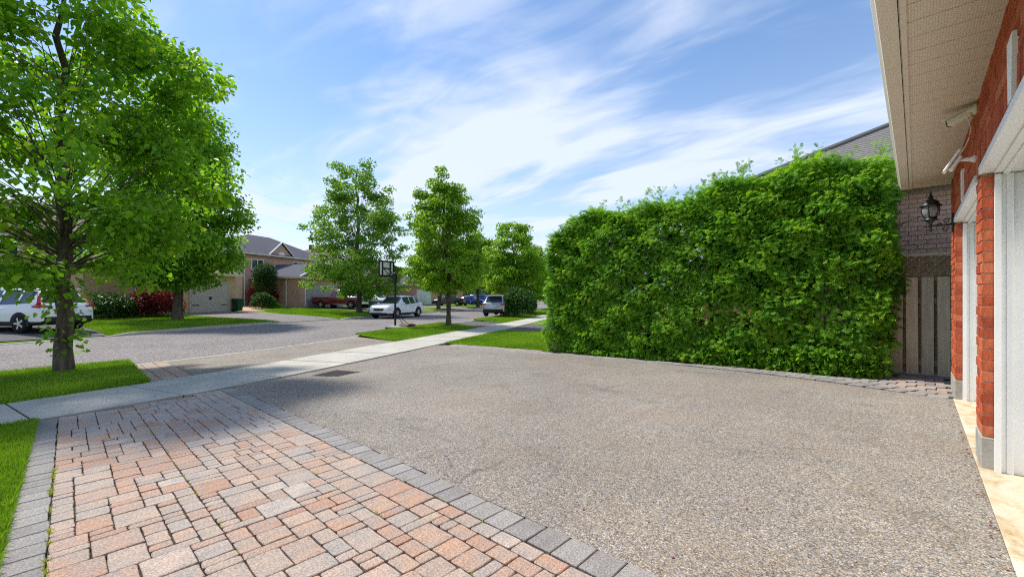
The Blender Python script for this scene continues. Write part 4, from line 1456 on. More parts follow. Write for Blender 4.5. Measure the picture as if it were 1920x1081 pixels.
# ------------------------------------------------------------------ our garage wall
WX = 0.345            # face of the brickwork
def garage():
    root = thing('garage', 'red brick double garage front with white door frames and beige soffit at the right', 'house', (0, 0, 0))
    HD = 2.14
    SOF = 2.756
    # backing walls (mortar)
    def backing(name, y0, y1, z0, z1):
        return MB().box((WX + 0.008, y0, z0), (WX + 0.085, y1, z1)).build(name, M['mortar_pale'], root)
    brick_cache = {}
    def brick_me(l, h, d):
        k = (round(l, 3), round(h, 3), round(d, 3), random.randrange(3))
        if k not in brick_cache:
            rr = random.Random(str(k))
            m = MB().box((0, -l / 2, -h / 2), (d, l / 2, h / 2), None, 0.004)
            m.v = [(x + rr.uniform(-.0015, .0015), y + rr.uniform(-.0015, .0015), z + rr.uniform(-.0015, .0015)) for x, y, z in m.v]
            brick_cache[k] = m.mesh('brick', M['brick_red'])
        return brick_cache[k]
    def put(par, y0, y1, z0, z1):
        d = 0.093
        l, h = y1 - y0 - 0.008, z1 - z0 - 0.007
        o = link('brick', brick_me(l, h, d), par, (WX + random.uniform(-0.003, 0.003), (y0 + y1) / 2, (z0 + z1) / 2), (0, 0, random.gauss(0, 0.006)))
        return o
    C = 0.0785
    for y0, y1 in ((4.585, 4.94), (7.40, 8.20)):
        pil = backing('pillar', y0 + 0.008, y1 - 0.008, 0.22, HD)
        z = 0.235
        k = 0
        while z + C <= HD + 0.03:
            y = y0
            first = True
            off = 0.0 if k % 2 == 0 else 0.12
            edges = [y0]
            e = y0 + (0.235 if off == 0 else 0.118)
            while e < y1 - 0.06:
                edges.append(e); e += 0.235
            edges.append(y1)
            for a, b in zip(edges[:-1], edges[1:]):
                put(pil, a, b, z, min(z + C, HD + 0.004))
            z += C
            k += 1
        MB().box((WX - 0.004, y0 - 0.002, -0.05), (WX + 0.10, y1 + 0.002, 0.228), None, 0.006).build('foundation', M['concrete_block'], root)
    # wall over the doors
    lin_ = backing('lintel_wall', 1.6, 8.19, HD + 0.01, SOF + 0.02)
    y = 2.45
    while y < 8.16:
        put(lin_, y, min(y + C, 8.2), HD + 0.012, HD + 0.245)
        y += C
    z = HD + 0.245
    k = 0
    while z < SOF:
        z2 = min(z + C, SOF + 0.012)
        y = 2.4 + (0.12 if k % 2 else 0)
        while y < 8.19:
            put(lin_, y, min(y + 0.24, 8.2), z, z2)
            y += 0.24
        z = z2 + 0.0001
        k += 1
    # wall before the first door, beside the photographer
    MB().box((WX, -3.0, -0.05), (WX + 0.2, 2.1, SOF)).build('side_wall', M['house_red'], root)
    MB().box((WX + 0.09, 8.10, -0.05), (8.0, 8.19, SOF)).build('end_wall', M['house_red'], root)
    # doors
    for y0, y1 in ((2.13, 4.585), (4.94, 7.40)):
        for ya, yb in ((y0, 1), (y1, -1)):
            fr = MB()
            for xa, xb, t in ((WX + 0.062, WX + 0.092, 0.050), (WX + 0.092, WX + 0.118, 0.030), (WX + 0.118, WX + 0.150, 0.038), (WX + 0.150, WX + 0.32, 0.012)):
                fr.box((xa, ya, 0.004), (xb, ya + yb * t, HD - 0.03))
            fr.build('door_jamb', M['white'], root)
        hd = MB()
        for xa, xb, za in ((WX - 0.012, WX + 0.06, HD - 0.004), (WX + 0.06, WX + 0.10, HD - 0.018), (WX + 0.10, WX + 0.13, HD - 0.030), (WX + 0.13, WX + 0.32, HD - 0.022)):
            hd.box((xa, y0 - 0.03 if xa < WX else y0, za), (xb, y1 + 0.03 if xa < WX else y1, HD + (0.05 if xa < WX else 0.01)))
        hd.build('door_head', M['white'], root)
        dd = MB().box((WX + 0.32, y0, 0.006), (WX + 0.36, y1, HD)).build('garage_door', M['white'], root)
        for r in range(4):
            for q in range(4):
                a = y0 + 0.10 + q * (y1 - y0 - 0.1) / 4
                MB().box((WX + 0.308, a, 0.10 + r * 0.52), (WX + 0.321, a + 0.48, 0.50 + r * 0.52), None, 0.005).build('panel', M['white'], dd)
        yc = (y0 + y1) / 2 - (0.0 if y0 > 4 else 0.2)
        ks = MB().add([(WX - 0.016, yc - 0.055, HD + 0.055), (WX - 0.016, yc + 0.055, HD + 0.055), (WX - 0.016, yc + 0.085, HD + 0.36), (WX - 0.016, yc - 0.085, HD + 0.36),
                       (WX + 0.01, yc - 0.055, HD + 0.055), (WX + 0.01, yc + 0.055, HD + 0.055), (WX + 0.01, yc + 0.085, HD + 0.36), (WX + 0.01, yc - 0.085, HD + 0.36)],
                      [(0, 3, 2, 1), (0, 1, 5, 4), (1, 2, 6, 5), (2, 3, 7, 6), (3, 0, 4, 7)])
        ks.build('keystone', M['white'], root)
    # concrete sill strip under the doors
    for a, b in ((1.6, 3.12), (3.125, 4.62), (4.625, 6.1), (6.105, 7.42)):
        MB().box((WX - 0.018, a, -0.10), (1.0, b, 0.003 + random.uniform(0, .002)), None, 0.003).build('sill_slab', M['stained'], root)
    # soffit boards
    sf = MB().box((-0.062, -2.9, SOF + 0.012), (WX + 0.01, 8.2, SOF + 0.02)).build('soffit', M['almond'], root)
    y = -0.6
    pan = None
    while y < 8.19:
        y2 = min(y + 0.2, 8.2)
        l = y2 - y
        mb = MB()
        # shallow V-groove profile at the joints
        x0, x1 = -0.036, WX + 0.004
        prof = [(0, 0.010), (0.006, 0.0), (l - 0.006, 0.0), (l, 0.010)]
        V = [(x, q, zz) for q, zz in prof for x in (x0, x1)]
        F = [(2 * i, 2 * i + 2, 2 * i + 3, 2 * i + 1) for i in range(3)]
        mb.add(V, F)
        o = link('soffit_panel', pan if (pan and abs(l - 0.2) < 1e-6) else mb.mesh('soffit_panel', M['soffit']), sf, (0, y, SOF))
        if abs(l - 0.2) < 1e-6: pan = o.data
        y = y2
    MB().box((-0.062, -2.9, SOF - 0.012), (-0.036, 8.21, SOF + 0.012)).build('channel', M['almond'], root)
    MB().box((-0.066, -2.9, SOF - 0.004), (-0.0635, 8.2, SOF + 0.15)).build('fascia', M['almond'], root)
    # gutter: K-profile run
    gp = [(-0.070, 0.12), (-0.070, 0.0), (-0.150, 0.0), (-0.156, 0.03), (-0.176, 0.07), (-0.182, 0.115), (-0.172, 0.12), (-0.176, 0.10), (-0.150, 0.05), (-0.145, 0.006), (-0.076, 0.006), (-0.076, 0.12)]
    V = [(x, yy, SOF - 0.006 + zz) for yy in (-2.9, 8.22) for x, zz in gp]
    n = len(gp)
    F = [(i, (i + 1) % n, n + (i + 1) % n, n + i) for i in range(n)] + [tuple(range(n))[::-1], tuple(range(n, 2 * n))]
    MB().add(V, F).build('gutter', M['almond'], root)
    MB().box((-0.150, 8.2, SOF - 0.003), (WX + 0.1, 8.225, SOF + 0.14)).build('end_board', M['almond'], root)
    # roof slab above, out of view, added for its shading
    V = [(-0.12, -3, SOF + 0.13), (-0.12, 8.3, SOF + 0.13), (4.5, 8.3, SOF + 2.2), (4.5, -3, SOF + 2.2), (-0.12, -3, SOF + 0.16), (-0.12, 8.3, SOF + 0.16), (4.5, 8.3, SOF + 2.23), (4.5, -3, SOF + 2.23)]
    MB().add(V, [(0, 1, 2, 3), (7, 6, 5, 4), (0, 4, 5, 1), (1, 5, 6, 2), (2, 6, 7, 3), (3, 7, 4, 0)]).build('roof', M['shingle_grey'], root)
    MB().box((3.0, -3, 0), (3.1, 8.1, SOF)).build('back_wall', M['white'], root)


garage()


def carriage_lamp():
    wx, wy, wz = WX, 7.62, 2.16
    root = thing('wall_lantern', 'black carriage lantern on a scrolled bracket at the garage corner', 'lantern', (wx, wy, wz))
    root.scale = (0.85, 0.85, 0.85)
    # local x points into the wall; the lantern hangs out along -x
    MB().box((-0.022, -0.055, -0.14), (0.0, 0.055, 0.14), None, 0.008).build('back_plate', M['black_iron'], root)
    cx = -0.245
    MB().tube([(-0.02, 0, -0.02), (-0.10, 0, -0.03), (cx, 0, -0.03), (cx - 0.075, 0, -0.035), (cx - 0.09, 0, -0.015)], [0.011, 0.010, 0.011, 0.008, 0.009], 8).build('arm', M['black_iron'], root, True)
    for (sx, sz, r, d) in ((-0.075, 0.035, 0.040, 1), (-0.085, -0.085, 0.040, 1), (-0.15, -0.005, 0.026, -1)):
        pts = [(sx + (r * (1 - 0.035 * k)) * math.cos(0.42 * k * d + 0.4), 0, sz + (r * (1 - 0.035 * k)) * math.sin(0.42 * k * d + 0.4)) for k in range(17)]
        MB().tube(pts, 0.0065, 6).build('scroll', M['black_iron'], root, True)
    T = Matrix.Translation((cx, 0, 0))
    MB().lathe([(0.003, -0.115), (0.018, -0.105), (0.022, -0.09), (0.010, -0.075), (0.016, -0.06), (0.022, -0.045), (0.012, -0.03), (0.014, 0.0), (0.03, 0.03), (0.055, 0.05), (0.062, 0.058), (0.085, 0.06), (0.085, 0.072), (0.066, 0.075), (0.07, 0.10), (0.072, 0.105)], 18, T).build('base', M['black_iron'], root, True)
    MB().lathe([(0.068, 0.105), (0.092, 0.15), (0.102, 0.20), (0.098, 0.245), (0.085, 0.275), (0.083, 0.275), (0.096, 0.245), (0.099, 0.20), (0.089, 0.15), (0.065, 0.106)], 18, T).build('globe', M['lamp_glass'], root, True)
    for k in range(6):
        a = 2 * math.pi * k / 6 + 0.3
        pts = [(cx + r * math.cos(a), r * math.sin(a), z) for r, z in ((0.070, 0.103), (0.095, 0.15), (0.106, 0.20), (0.101, 0.245), (0.087, 0.278))]
        MB().tube(pts, 0.0075, 6).build('rib', M['black_iron'], root, True)
    MB().lathe([(0.128, 0.268), (0.122, 0.285), (0.10, 0.30), (0.092, 0.335), (0.06, 0.36), (0.034, 0.375), (0.032, 0.40), (0.022, 0.405), (0.026, 0.425), (0.012, 0.45), (0.014, 0.46), (0.002, 0.495)], 20, T).build('cap', M['black_iron'], root, True)
    MB().tube([(cx, 0, 0.10), (cx, 0, 0.19)], 0.016, 10).build('bulb', M['white'], root, True)


carriage_lamp()


def wall_camera():
    y, z = 4.86, 2.70
    root = thing('security_camera', 'beige bullet security camera on the wall under the soffit', 'camera', (WX, y, z))
    MB().lathe([(0.045, 0), (0.045, 0.015), (0.022, 0.03), (0.018, 0.06)], 14, Matrix.Rotation(R(-90), 4, 'Y')).build('mount', M['almond'], root, True)
    MB().tube([(-0.03, 0, 0), (-0.05, 0.02, -0.005), (-0.06, 0.04, -0.03)], 0.012, 8).build('arm', M['almond'], root, True)
    Mx = Matrix.Translation((-0.075, 0.06, -0.03)) @ Matrix.Rotation(R(150), 4, 'Z') @ Matrix.Rotation(R(14), 4, 'Y')
    MB().box((-0.07, -0.036, -0.034), (0.09, 0.036, 0.034), Mx, 0.014).build('housing', M['almond'], root)
    MB().box((-0.08, -0.042, 0.030), (0.115, 0.042, 0.040), Mx, 0.003).build('visor', M['almond'], root)
    MB().box((0.088, -0.026, -0.024), (0.094, 0.026, 0.024), Mx).build('lens', M['black'], root)
    # antenna panel on its own arm further along
    y2, z2 = 4.90, 2.30
    r2 = thing('wall_floodlight', 'white panel floodlight on a short arm below the security camera', 'light', (WX, y2, z2))
    MB().lathe([(0.03, 0), (0.026, 0.02), (0.015, 0.04), (0.013, 0.11)], 12, Matrix.Translation((0, 0, 0.02)) @ Matrix.Rotation(R(-84), 4, 'Y')).build('arm', M['white'], r2, True)
    Mx = Matrix.Translation((-0.13, 0.0, 0.015)) @ Matrix.Rotation(R(30), 4, 'Y')
    MB().box((-0.020, -0.05, -0.085), (0.0, 0.05, 0.10), Mx, 0.006).build('panel', M['white'], r2)
    MB().box((0.004, -0.035, -0.06), (0.03, 0.035, 0.06), Mx, 0.006).build('housing', M['white'], r2)
    pts = []
    a = Vector((WX - 0.05, y + 0.02, z - 0.05)); b = Vector((WX - 0.10, y2 - 0.03, z2 + 0.05))
    for i in range(13):
        t = i / 12
        p = a.lerp(b, t)
        p.y -= 0.03 * math.sin(math.pi * t)
        p.x += 0.035 * math.sin(math.pi * t) 
        pts.append(tuple(p))
    tag(MB().tube(pts, 0.004, 6).build('power_cable', M['white_cable'], None, True), 'thin white cable hanging between the security camera and the floodlight', 'cable')


wall_camera()


# ------------------------------------------------------------------ side fence with lattice, neighbour's house
def fence():
    y = 9.12
    root = thing('wood_fence', 'weathered grey board fence with dark lattice top between hedge and garage', 'fence', (0, y, 0))
    x = -1.15
    i = 0
    while x < 1.5:
        w = 0.135 + random.uniform(-0.004, 0.004)
        top = 1.54 + random.uniform(-0.004, 0.004)
        m = MB().box((-w / 2, -0.009, -0.72), (w / 2, 0.009, top - 0.75), None, 0.002)
        m.build('board', M['wood'], root, False, (x + w / 2, random.uniform(-0.003, 0.003), 0.75), (random.gauss(0, .003), random.gauss(0, .003), 0))
        if i % 1 == 0:
            m = MB().box((-0.06, -0.009, -0.70), (0.06, 0.009, 0.78))
            m.build('rear_board', M['wood_dark'], root, False, (x + w + 0.02, 0.062, 0.75))
        x += w + 0.038
        i += 1
    for z in (0.22, 0.62 + 0.55, 1.52):
        MB().box((-1.2, 0.012, z - 0.045), (1.5, 0.048, z + 0.045)).build('rail', M['wood_dark'], root)
    # lattice between two rails
    MB().box((-1.2, -0.02, 1.545), (1.5, 0.03, 1.575)).build('rail', M['wood_dark'], root)
    MB().box((-1.2, -0.03, 1.86), (1.5, 0.03, 1.90)).build('top_rail', M['wood'], root)
    la = MB()
    h = 0.285
    for s in (-1, 1):
        x = -1.5
        while x < 1.6:
            Mx = Matrix.Translation((x, 0.004 * s, 1.7175)) @ Matrix.Rotation(s * R(45), 4, 'Y')
            la.box((-0.019, -0.004, -h * 0.71), (0.019, 0.004, h * 0.71), Mx)
            x += 0.088
    o = la.build('lattice', M['wood_dark'], root); o['kind'] = 'stuff'
    for px in (-1.2, 1.45):
        MB().box((px - 0.045, 0.0, -0.1), (px + 0.045, 0.09, 1.92)).build('post', M['wood'], root)


fence()
lot_quad('side_path', [(-0.6, 9.09), (6, 9.09), (6, 10.54), (-0.6, 10.54)], M['concrete'], 0.0, 6)


def neighbour():
    Y0 = 10.55
    root = thing('neighbour_house', 'pink brick neighbouring house with grey shingled hip roof behind the hedge', 'house', (0, 0, 0))
    x0, x1, y1 = -3.7, 9.0, 21.0
    wall = MB().box((x0 + 0.01, Y0 + 0.01, -0.1), (x1, y1, 3.22)).build('wall', M['mortar'], root)
    cache = [MB().box((-0.1155, 0, -0.037), (0.1155, 0.02, 0.037), None, 0.004).mesh('brick', M['brick_pink']) for _ in range(1)]
    z = 1.62
    k = 0
    while z < 3.1:
        x = -1.06 + (0.12 if k % 2 else 0)
        while x < 1.15:
            link('brick', cache[0], wall, (x, Y0 - 0.006 + random.uniform(-.002, .002), z))
            x += 0.24
        z += 0.083
        k += 1
    MB().box((x0, Y0 - 0.002, -0.1), (x1, Y0 + 0.012, 1.575)).build('lower_wall', M['brick_pink_far'], root)
    MB().box((x0, Y0 - 0.002, 1.575), (-1.19, Y0 + 0.012, 3.22)).build('corner_wall', M['brick_pink_far'], root)
    MB().box((x0 - 0.002, Y0, -0.1), (x0 + 0.012, y1, 3.22)).build('front_wall', M['brick_pink_far'], root)
    # hip roof with shingle courses
    o = 0.4
    ex0, ex1, ey0, ey1, ez = x0 - o, x1 + o, Y0 - o, y1 + o, 3.20
    MB().box((ex0, ey0, ez - 0.02), (ex1, ey1, ez + 0.12)).build('eave', M['almond'], root)
    k = 0.56
    rise = (ey1 - ey0) / 2
    rf = MB()
    pitch = 0.145
    ncr = int(rise / pitch)
    for i in range(ncr):
        a, b = i * pitch, (i + 1) * pitch + 0.01
        za, zb = ez + 0.13 + k * a + 0.012, ez + 0.13 + k * b
        # each course overlaps the one above: a small step at its lower edge
        for (p0, p1, q0, q1) in (((ex0 + a, ey0 + a), (ex1 - a, ey0 + a), (ex0 + b, ey0 + b), (ex1 - b, ey0 + b)),
                                 ((ex0 + a, ey1 - a), (ex0 + a, ey0 + a), (ex0 + b, ey1 - b), (ex0 + b, ey0 + b))):
            rf.add([(*p0, za), (*p1, za), (*q1, zb), (*q0, zb), (*p0, za - 0.016), (*p1, za - 0.016)], [(0, 1, 2, 3), (4, 5, 1, 0)])
    r = rf.build('shingle_courses', M['shingle_grey'], root); r['kind'] = 'stuff'
    MB().tube([(ex0, ey0, ez + 0.16), (ex0 + rise, ey0 + rise, ez + 0.16 + k * rise)], 0.06, 6).build('hip_cap', M['shingle_grey'], root)


M['brick_pink_far'] = plain('pink_brick_far', (0.77, 0.49, 0.37), 0.9, 0.15, 0, 0.15, 8)
neighbour()


# ------------------------------------------------------------------ houses across the street
def house(name, label, p0, u, W, D, eave, brick, roofm, k=0.5, wins=(), gdoors=(), hip=True, over=0.45, z0=None, doors=(), vents=0, extra=None, gable=None, down=(), gmat='garage_grey', root=None, off=(0, 0), zbase=0.0, wall_name='wall'):
    """front-left corner at p0; local x along the street, local y away from it"""
    if root is None:
        z0 = g1(*p0) if z0 is None else z0
        root = thing(name, label, 'house', (p0[0], p0[1], z0), math.atan2(u.y, u.x))
    ox, oy = off
    MB().box((ox, oy, -0.6), (ox + W, oy + D, eave)).build(wall_name, M[brick], root)
    e = (ox - over, oy - over, ox + W + over, oy + D + over)
    MB().box((e[0], e[1], eave - 0.02), (e[2], e[3], eave + 0.14)).build('eave', M['almond'], root)
    w, d = e[2] - e[0], e[3] - e[1]
    zr = eave + 0.15
    s = min(w, d) / 2
    rm = MB()
    if hip:
        if w >= d:
            r0, r1 = (e[0] + s, e[1] + s, zr + k * s), (e[2] - s, e[1] + s, zr + k * s)
            V = [(e[0], e[1], zr), (e[2], e[1], zr), (e[2], e[3], zr), (e[0], e[3], zr), r0, r1]
            F = [(0, 1, 5, 4), (1, 2, 5), (2, 3, 4, 5), (3, 0, 4)]
        else:
            r0, r1 = (e[0] + s, e[1] + s, zr + k * s), (e[0] + s, e[3] - s, zr + k * s)
            V = [(e[0], e[1], zr), (e[2], e[1], zr), (e[2], e[3], zr), (e[0], e[3], zr), r0, r1]
            F = [(0, 1, 4), (1, 2, 5, 4), (2, 3, 5), (3, 0, 4, 5)]
        rm.add(V, F + [(3, 2, 1, 0)])
    else:       # gable towards the street
        xm = (e[0] + e[2]) / 2
        V = [(e[0], e[1], zr), (e[2], e[1], zr), (e[2], e[3], zr), (e[0], e[3], zr), (xm, e[1], zr + k * w / 2), (xm, e[3], zr + k * w / 2)]
        rm.add(V, [(0, 4, 5, 3), (1, 2, 5, 4), (2, 3, 5), (3, 2, 1, 0)])
        MB().add([(ox, oy - 0.01, eave + 0.1), (ox + W, oy - 0.01, eave + 0.1), (xm, oy - 0.01, zr + k * w / 2 - 0.1)], [(0, 1, 2)]).build('gable_wall', M[brick], root)
        for a, b in ((V[0], V[4]), (V[1], V[4])):
            MB().tube([a, b], 0.08, 4).build('rake_board', M['white'], root)
    roof = rm.build('roof', M[roofm], root)
    for i in range(vents):
        MB().box((ox + W * 0.3 + i * 1.6, oy + D * 0.42, zr + k * s - 0.5), (ox + W * 0.3 + i * 1.6 + 0.35, oy + D * 0.42 + 0.35, zr + k * s + 0.15)).build('roof_vent', M['black'], roof)
    def win(side, a, z, w_, h_):
        if side == 'f':
            T = Matrix.Translation((ox + a, oy, z))
        else:       # left end, faces -x
            T = Matrix.Translation((ox, oy + a, z)) @ Matrix.Rotation(R(-90), 4, 'Z') @ Matrix.Scale(-1, 4, (1, 0, 0))
        fr = MB()
        t = 0.09
        fr.box((0, -0.06, 0), (w_, -0.005, t), T); fr.box((0, -0.06, h_ - t), (w_, -0.005, h_), T)
        fr.box((0, -0.058, t), (t, -0.005, h_ - t), T); fr.box((w_ - t, -0.058, t), (w_, -0.005, h_ - t), T)
        fr.box((w_ / 2 - 0.04, -0.055, t), (w_ / 2 + 0.04, -0.005, h_ - t), T)
        f = fr.build('window', M['white'], root)
        for q in (0, 1):
            a0 = t + q * (w_ / 2 - t + 0.04); 
            MB().box((a0, -0.03, t), (a0 + w_ / 2 - t - 0.04, -0.012, h_ - t), T).build('pane', M['glass'], f)
        MB().box((-0.05, -0.10, -0.07), (w_ + 0.05, -0.003, -0.002), T).build('sill', M['concrete_block'], f)
    for wn in wins: win(*wn)
    for a, w_, h_ in gdoors:
        T = Matrix.Translation((ox + a, oy, 0))
        fr = MB().box((-0.12, -0.05, 0), (-0.005, -0.004, h_ + 0.1), T).box((w_ + 0.005, -0.05, 0), (w_ + 0.12, -0.004, h_ + 0.1), T).box((-0.005, -0.05, h_ + 0.005), (w_ + 0.005, -0.004, h_ + 0.1), T)
        fr.build('door_frame', M['white'] if gmat != 'garage_tan' else M[gmat], root)
        dd = MB().box((0, -0.03, 0.01), (w_, -0.003, h_), T).build('garage_door', M[gmat], root)
        for r in range(4):
            MB().box((0.04, -0.042, 0.04 + r * h_ / 4), (w_ - 0.04, -0.029, (r + 1) * h_ / 4 - 0.03), T).build('panel', M[gmat], dd)
        if gmat == 'garage_tan':
            for hx in (0.05, w_ - 0.55):
                MB().box((hx, -0.055, 0.52), (hx + 0.5, -0.041, 0.58), T).build('hinge_strap', M['black'], dd)
            MB().box((w_ / 2 - 0.1, -0.06, 0.95), (w_ / 2 + 0.1, -0.041, 1.15), T).build('handle', M['black'], dd)
    for a, w_, h_ in doors:
        T = Matrix.Translation((ox + a, oy, 0))
        MB().box((0, -0.05, 0), (w_, -0.004, h_), T).build('door', M['black'], root)
    for a in down:
        MB().tube([(ox + a, oy - 0.07, eave), (ox + a, oy - 0.07, 0.15), (ox + a, oy - 0.3, 0.03)], 0.045, 8).build('downspout', M['white'], root)
    if gable:
        a, b, h = gable
        m_ = (a + b) / 2
        MB().prism([(a, 0), (b, 0), (m_, h)], 0, 2.5, Matrix.Translation((ox, oy + 2.3, eave)) @ Matrix.Rotation(R(90), 4, 'X')).build('gable_front', M[brick], root)
        y_f, y_b = oy - 0.35, oy + 4.5
        V = [(ox + a - 0.3, y_f, eave - 0.05), (ox + m_, y_f, eave + h + 0.2), (ox + m_, y_b, eave + h + 0.2), (ox + a - 0.3, y_b, eave - 0.05), (ox + b + 0.3, y_f, eave - 0.05), (ox + b + 0.3, y_b, eave - 0.05)]
        MB().add(V, [(0, 1, 2, 3), (1, 4, 5, 2)]).build('gable_roof', M[roofm], roof)
        for p, q in ((V[0], V[1]), (V[4], V[1])):
            MB().tube([p, q], 0.08, 4).build('rake_board', M['white'], root)
        # half-round louvre
        arc = [(0.45 * math.cos(t), 0.45 * math.sin(t)) for t in np.linspace(0, math.pi, 13)]
        MB().prism(arc, 0, 0.08, Matrix.Translation((ox + m_, oy - 0.20, eave + 0.1)) @ Matrix.Rotation(R(90), 4, 'X')).build('louvre', M['white'], root)
    return root


def houses():
    # brown brick house behind the clipped bush
    c0 = Vector(at(562, 42))
    z0 = 0.10
    p = c0 + v_C * 5.2 - u_C * 0.0
    rC = house('brown_brick_house', 'two storey brown brick house with slate roof, behind the maroon pickup', (c0.x, c0.y), u_C, 6.3, 9.5, 2.85, 'house_brown', 'shingle_blue', 0.42,
               gdoors=((0.75, 4.9, 2.15),), hip=False, z0=z0, gmat='garage_grey', wall_name='garage_wall')
    house('', '', None, u_C, 12.0, 9.0, 5.35, 'house_brown', 'shingle_blue', 0.52, root=rC, off=(-1.2, 6.0),
          wins=(('f', 1.0, 3.75, 1.5, 1.15), ('f', 6.4, 3.75, 1.6, 1.25)), gable=(3.0, 6.3, 1.45), down=(0.2,))
    MB().tube([(-0.07, 1.6, 2.8), (-0.07, 1.6, 0.1), (-0.35, 1.55, 0.0)], 0.05, 8).build('downspout', M['white'], rC)
    MB().lathe([(0.05, 0), (0.09, 0.05), (0.09, 0.22), (0.03, 0.3)], 10, Matrix.Translation((0.45, -0.12, 1.95))).build('wall_light', M['black'], rC)
    # house with the taupe garage doors
    pb = Vector(at(441, 33.2)) - u_B * 9.2
    rB = house('taupe_garage_house', 'house with taupe garage doors and tan brick piers behind the second tree', (pb.x, pb.y), u_B, 9.2, 9, 2.75, 'house_tan', 'shingle_brown', 0.4,
               gdoors=((2.6, 2.6, 2.2), (5.9, 2.7, 2.2)), gmat='garage_tan', z0=-0.02, wall_name='garage_wall')
    house('', '', None, u_B, 11, 8, 5.3, 'house_brown', 'shingle_brown', 0.5, root=rB, off=(-3.5, 5.0), wins=(('f', 1.2, 3.6, 1.6, 1.3), ('f', 5, 3.6, 1.6, 1.3), ('f', 1.0, 0.9, 1.6, 1.3)))
    # leftmost house behind the white SUV
    pa = Vector(at(60, 27)) - u_B * 11
    rA = house('porch_house', 'dark fronted house with grey porch columns behind the parked white SUV', (pa.x, pa.y), u_B, 13.5, 9, 5.4, 'house_grey', 'shingle_brown', 0.5,
               wins=(('f', 5.2, 0.7, 2.0, 1.5), ('f', 9.6, 0.5, 2.2, 1.7), ('f', 1, 3.6, 1.5, 1.3), ('f', 6, 3.6, 1.5, 1.3), ('f', 10.5, 3.6, 1.5, 1.3)), doors=((8.0, 1.0, 2.1),), z0=-0.05)
    for q in (7.3, 9.2, 10.1, 12.8):
        MB().box((q, -1.5, 0.1), (q + 0.3, -1.2, 2.6), None, 0.02).build('porch_column', M['cloth_grey'], rA)
    MB().box((6.5, -1.8, 2.6), (13.6, -0.01, 2.85)).build('porch_roof', M['shingle_brown'], rA)
    MB().box((6.5, -1.8, -0.3), (13.6, -0.01, 0.12)).build('porch_floor', M['concrete_block'], rA)
    for q in range(14):
        MB().box((10.4 + q * 0.17, -1.4, 0.2), (10.44 + q * 0.17, -1.36, 0.95)).build('baluster', M['white'], rA)
    # next houses up the street
    uD = street_dir(30); 
    pd = Vector(at(596, 58))
    rD = house('brown_roof_house', 'house with brown shingled roof rising behind the slate roofed house', (pd.x, pd.y), u_C, 11, 10, 5.2, 'house_red', 'shingle_brown', 0.55, vents=2, z0=0.15,
               wins=(('f', 1.5, 3.5, 1.5, 1.2), ('f', 6, 3.5, 1.5, 1.2)))
    pe = Vector(at(776, 58))
    rE = house('red_garage_house', 'red brick house with dark roof right of the basketball backboard', (pe.x, pe.y), uD, 6.2, 9, 2.7, 'house_red', 'shingle_blue', 0.4, gdoors=((0.9, 4.4, 2.1),), z0=-0.12, gmat='white', wall_name='garage_wall')
    house('', '', None, uD, 11.5, 9, 5.0, 'house_red', 'shingle_blue', 0.42, root=rE, off=(-5.5, 4.5), wins=(('f', 0.9, 3.3, 1.5, 1.3), ('f', 6.4, 3.3, 1.5, 1.3), ('f', 1.2, 0.8, 1.8, 1.4)))
    pf = Vector(at(868, 82))
    uF = street_dir(55)
    house('distant_house', 'distant red brick house behind the blue cars', (pf.x, pf.y), uF, 9, 9, 3.0, 'house_red', 'shingle_brown', 0.45, gdoors=((1.2, 4.4, 2.1),), z0=-0.2, gmat='black')
    pg = Vector(at(905, 105))
    house('distant_house', 'farthest low house with grey roof at the end of the street', (pg.x, pg.y), uF, 14, 9, 2.8, 'house_grey', 'shingle_grey', 0.5, wins=(('f', 2, 0.8, 2, 1.4), ('f', 8, 0.8, 2, 1.4)), z0=-0.2)


houses()


# ------------------------------------------------------------------ vehicles
SUV = [  # s, bottom, belt, roof, half width (of W/2), roof half width, zone
    (0.000, 0.42, 0.80, 0.84, 0.86, 0.72), (0.012, 0.34, 0.98, 1.02, 0.93, 0.74), (0.035, 0.31, 1.06, 1.10, 0.96, 0.73), (0.115, 0.28, 1.10, 1.585, 0.985, 0.62), (0.150, 0.28, 1.09, 1.635, 0.99, 0.635),
    (0.235, 0.25, 1.07, 1.665, 1.0, 0.655), (0.25, 0.25, 1.065, 1.667, 1.0, 0.66), (0.43, 0.24, 1.03, 1.68, 1.0, 0.67), (0.45, 0.24, 1.028, 1.68, 1.0, 0.67), (0.60, 0.24, 1.0, 1.63, 1.0, 0.65),
    (0.635, 0.24, 0.995, 1.59, 0.995, 0.64), (0.765, 0.25, 0.99, 1.10, 0.985, 0.75), (0.80, 0.25, 0.95, 1.08, 0.98, 0.80), (0.92, 0.25, 0.86, 0.99, 0.95, 0.78), (0.965, 0.28, 0.78, 0.92, 0.89, 0.74), (0.99, 0.30, 0.62, 0.78, 0.80, 0.68), (1.0, 0.36, 0.55, 0.64, 0.74, 0.64)]
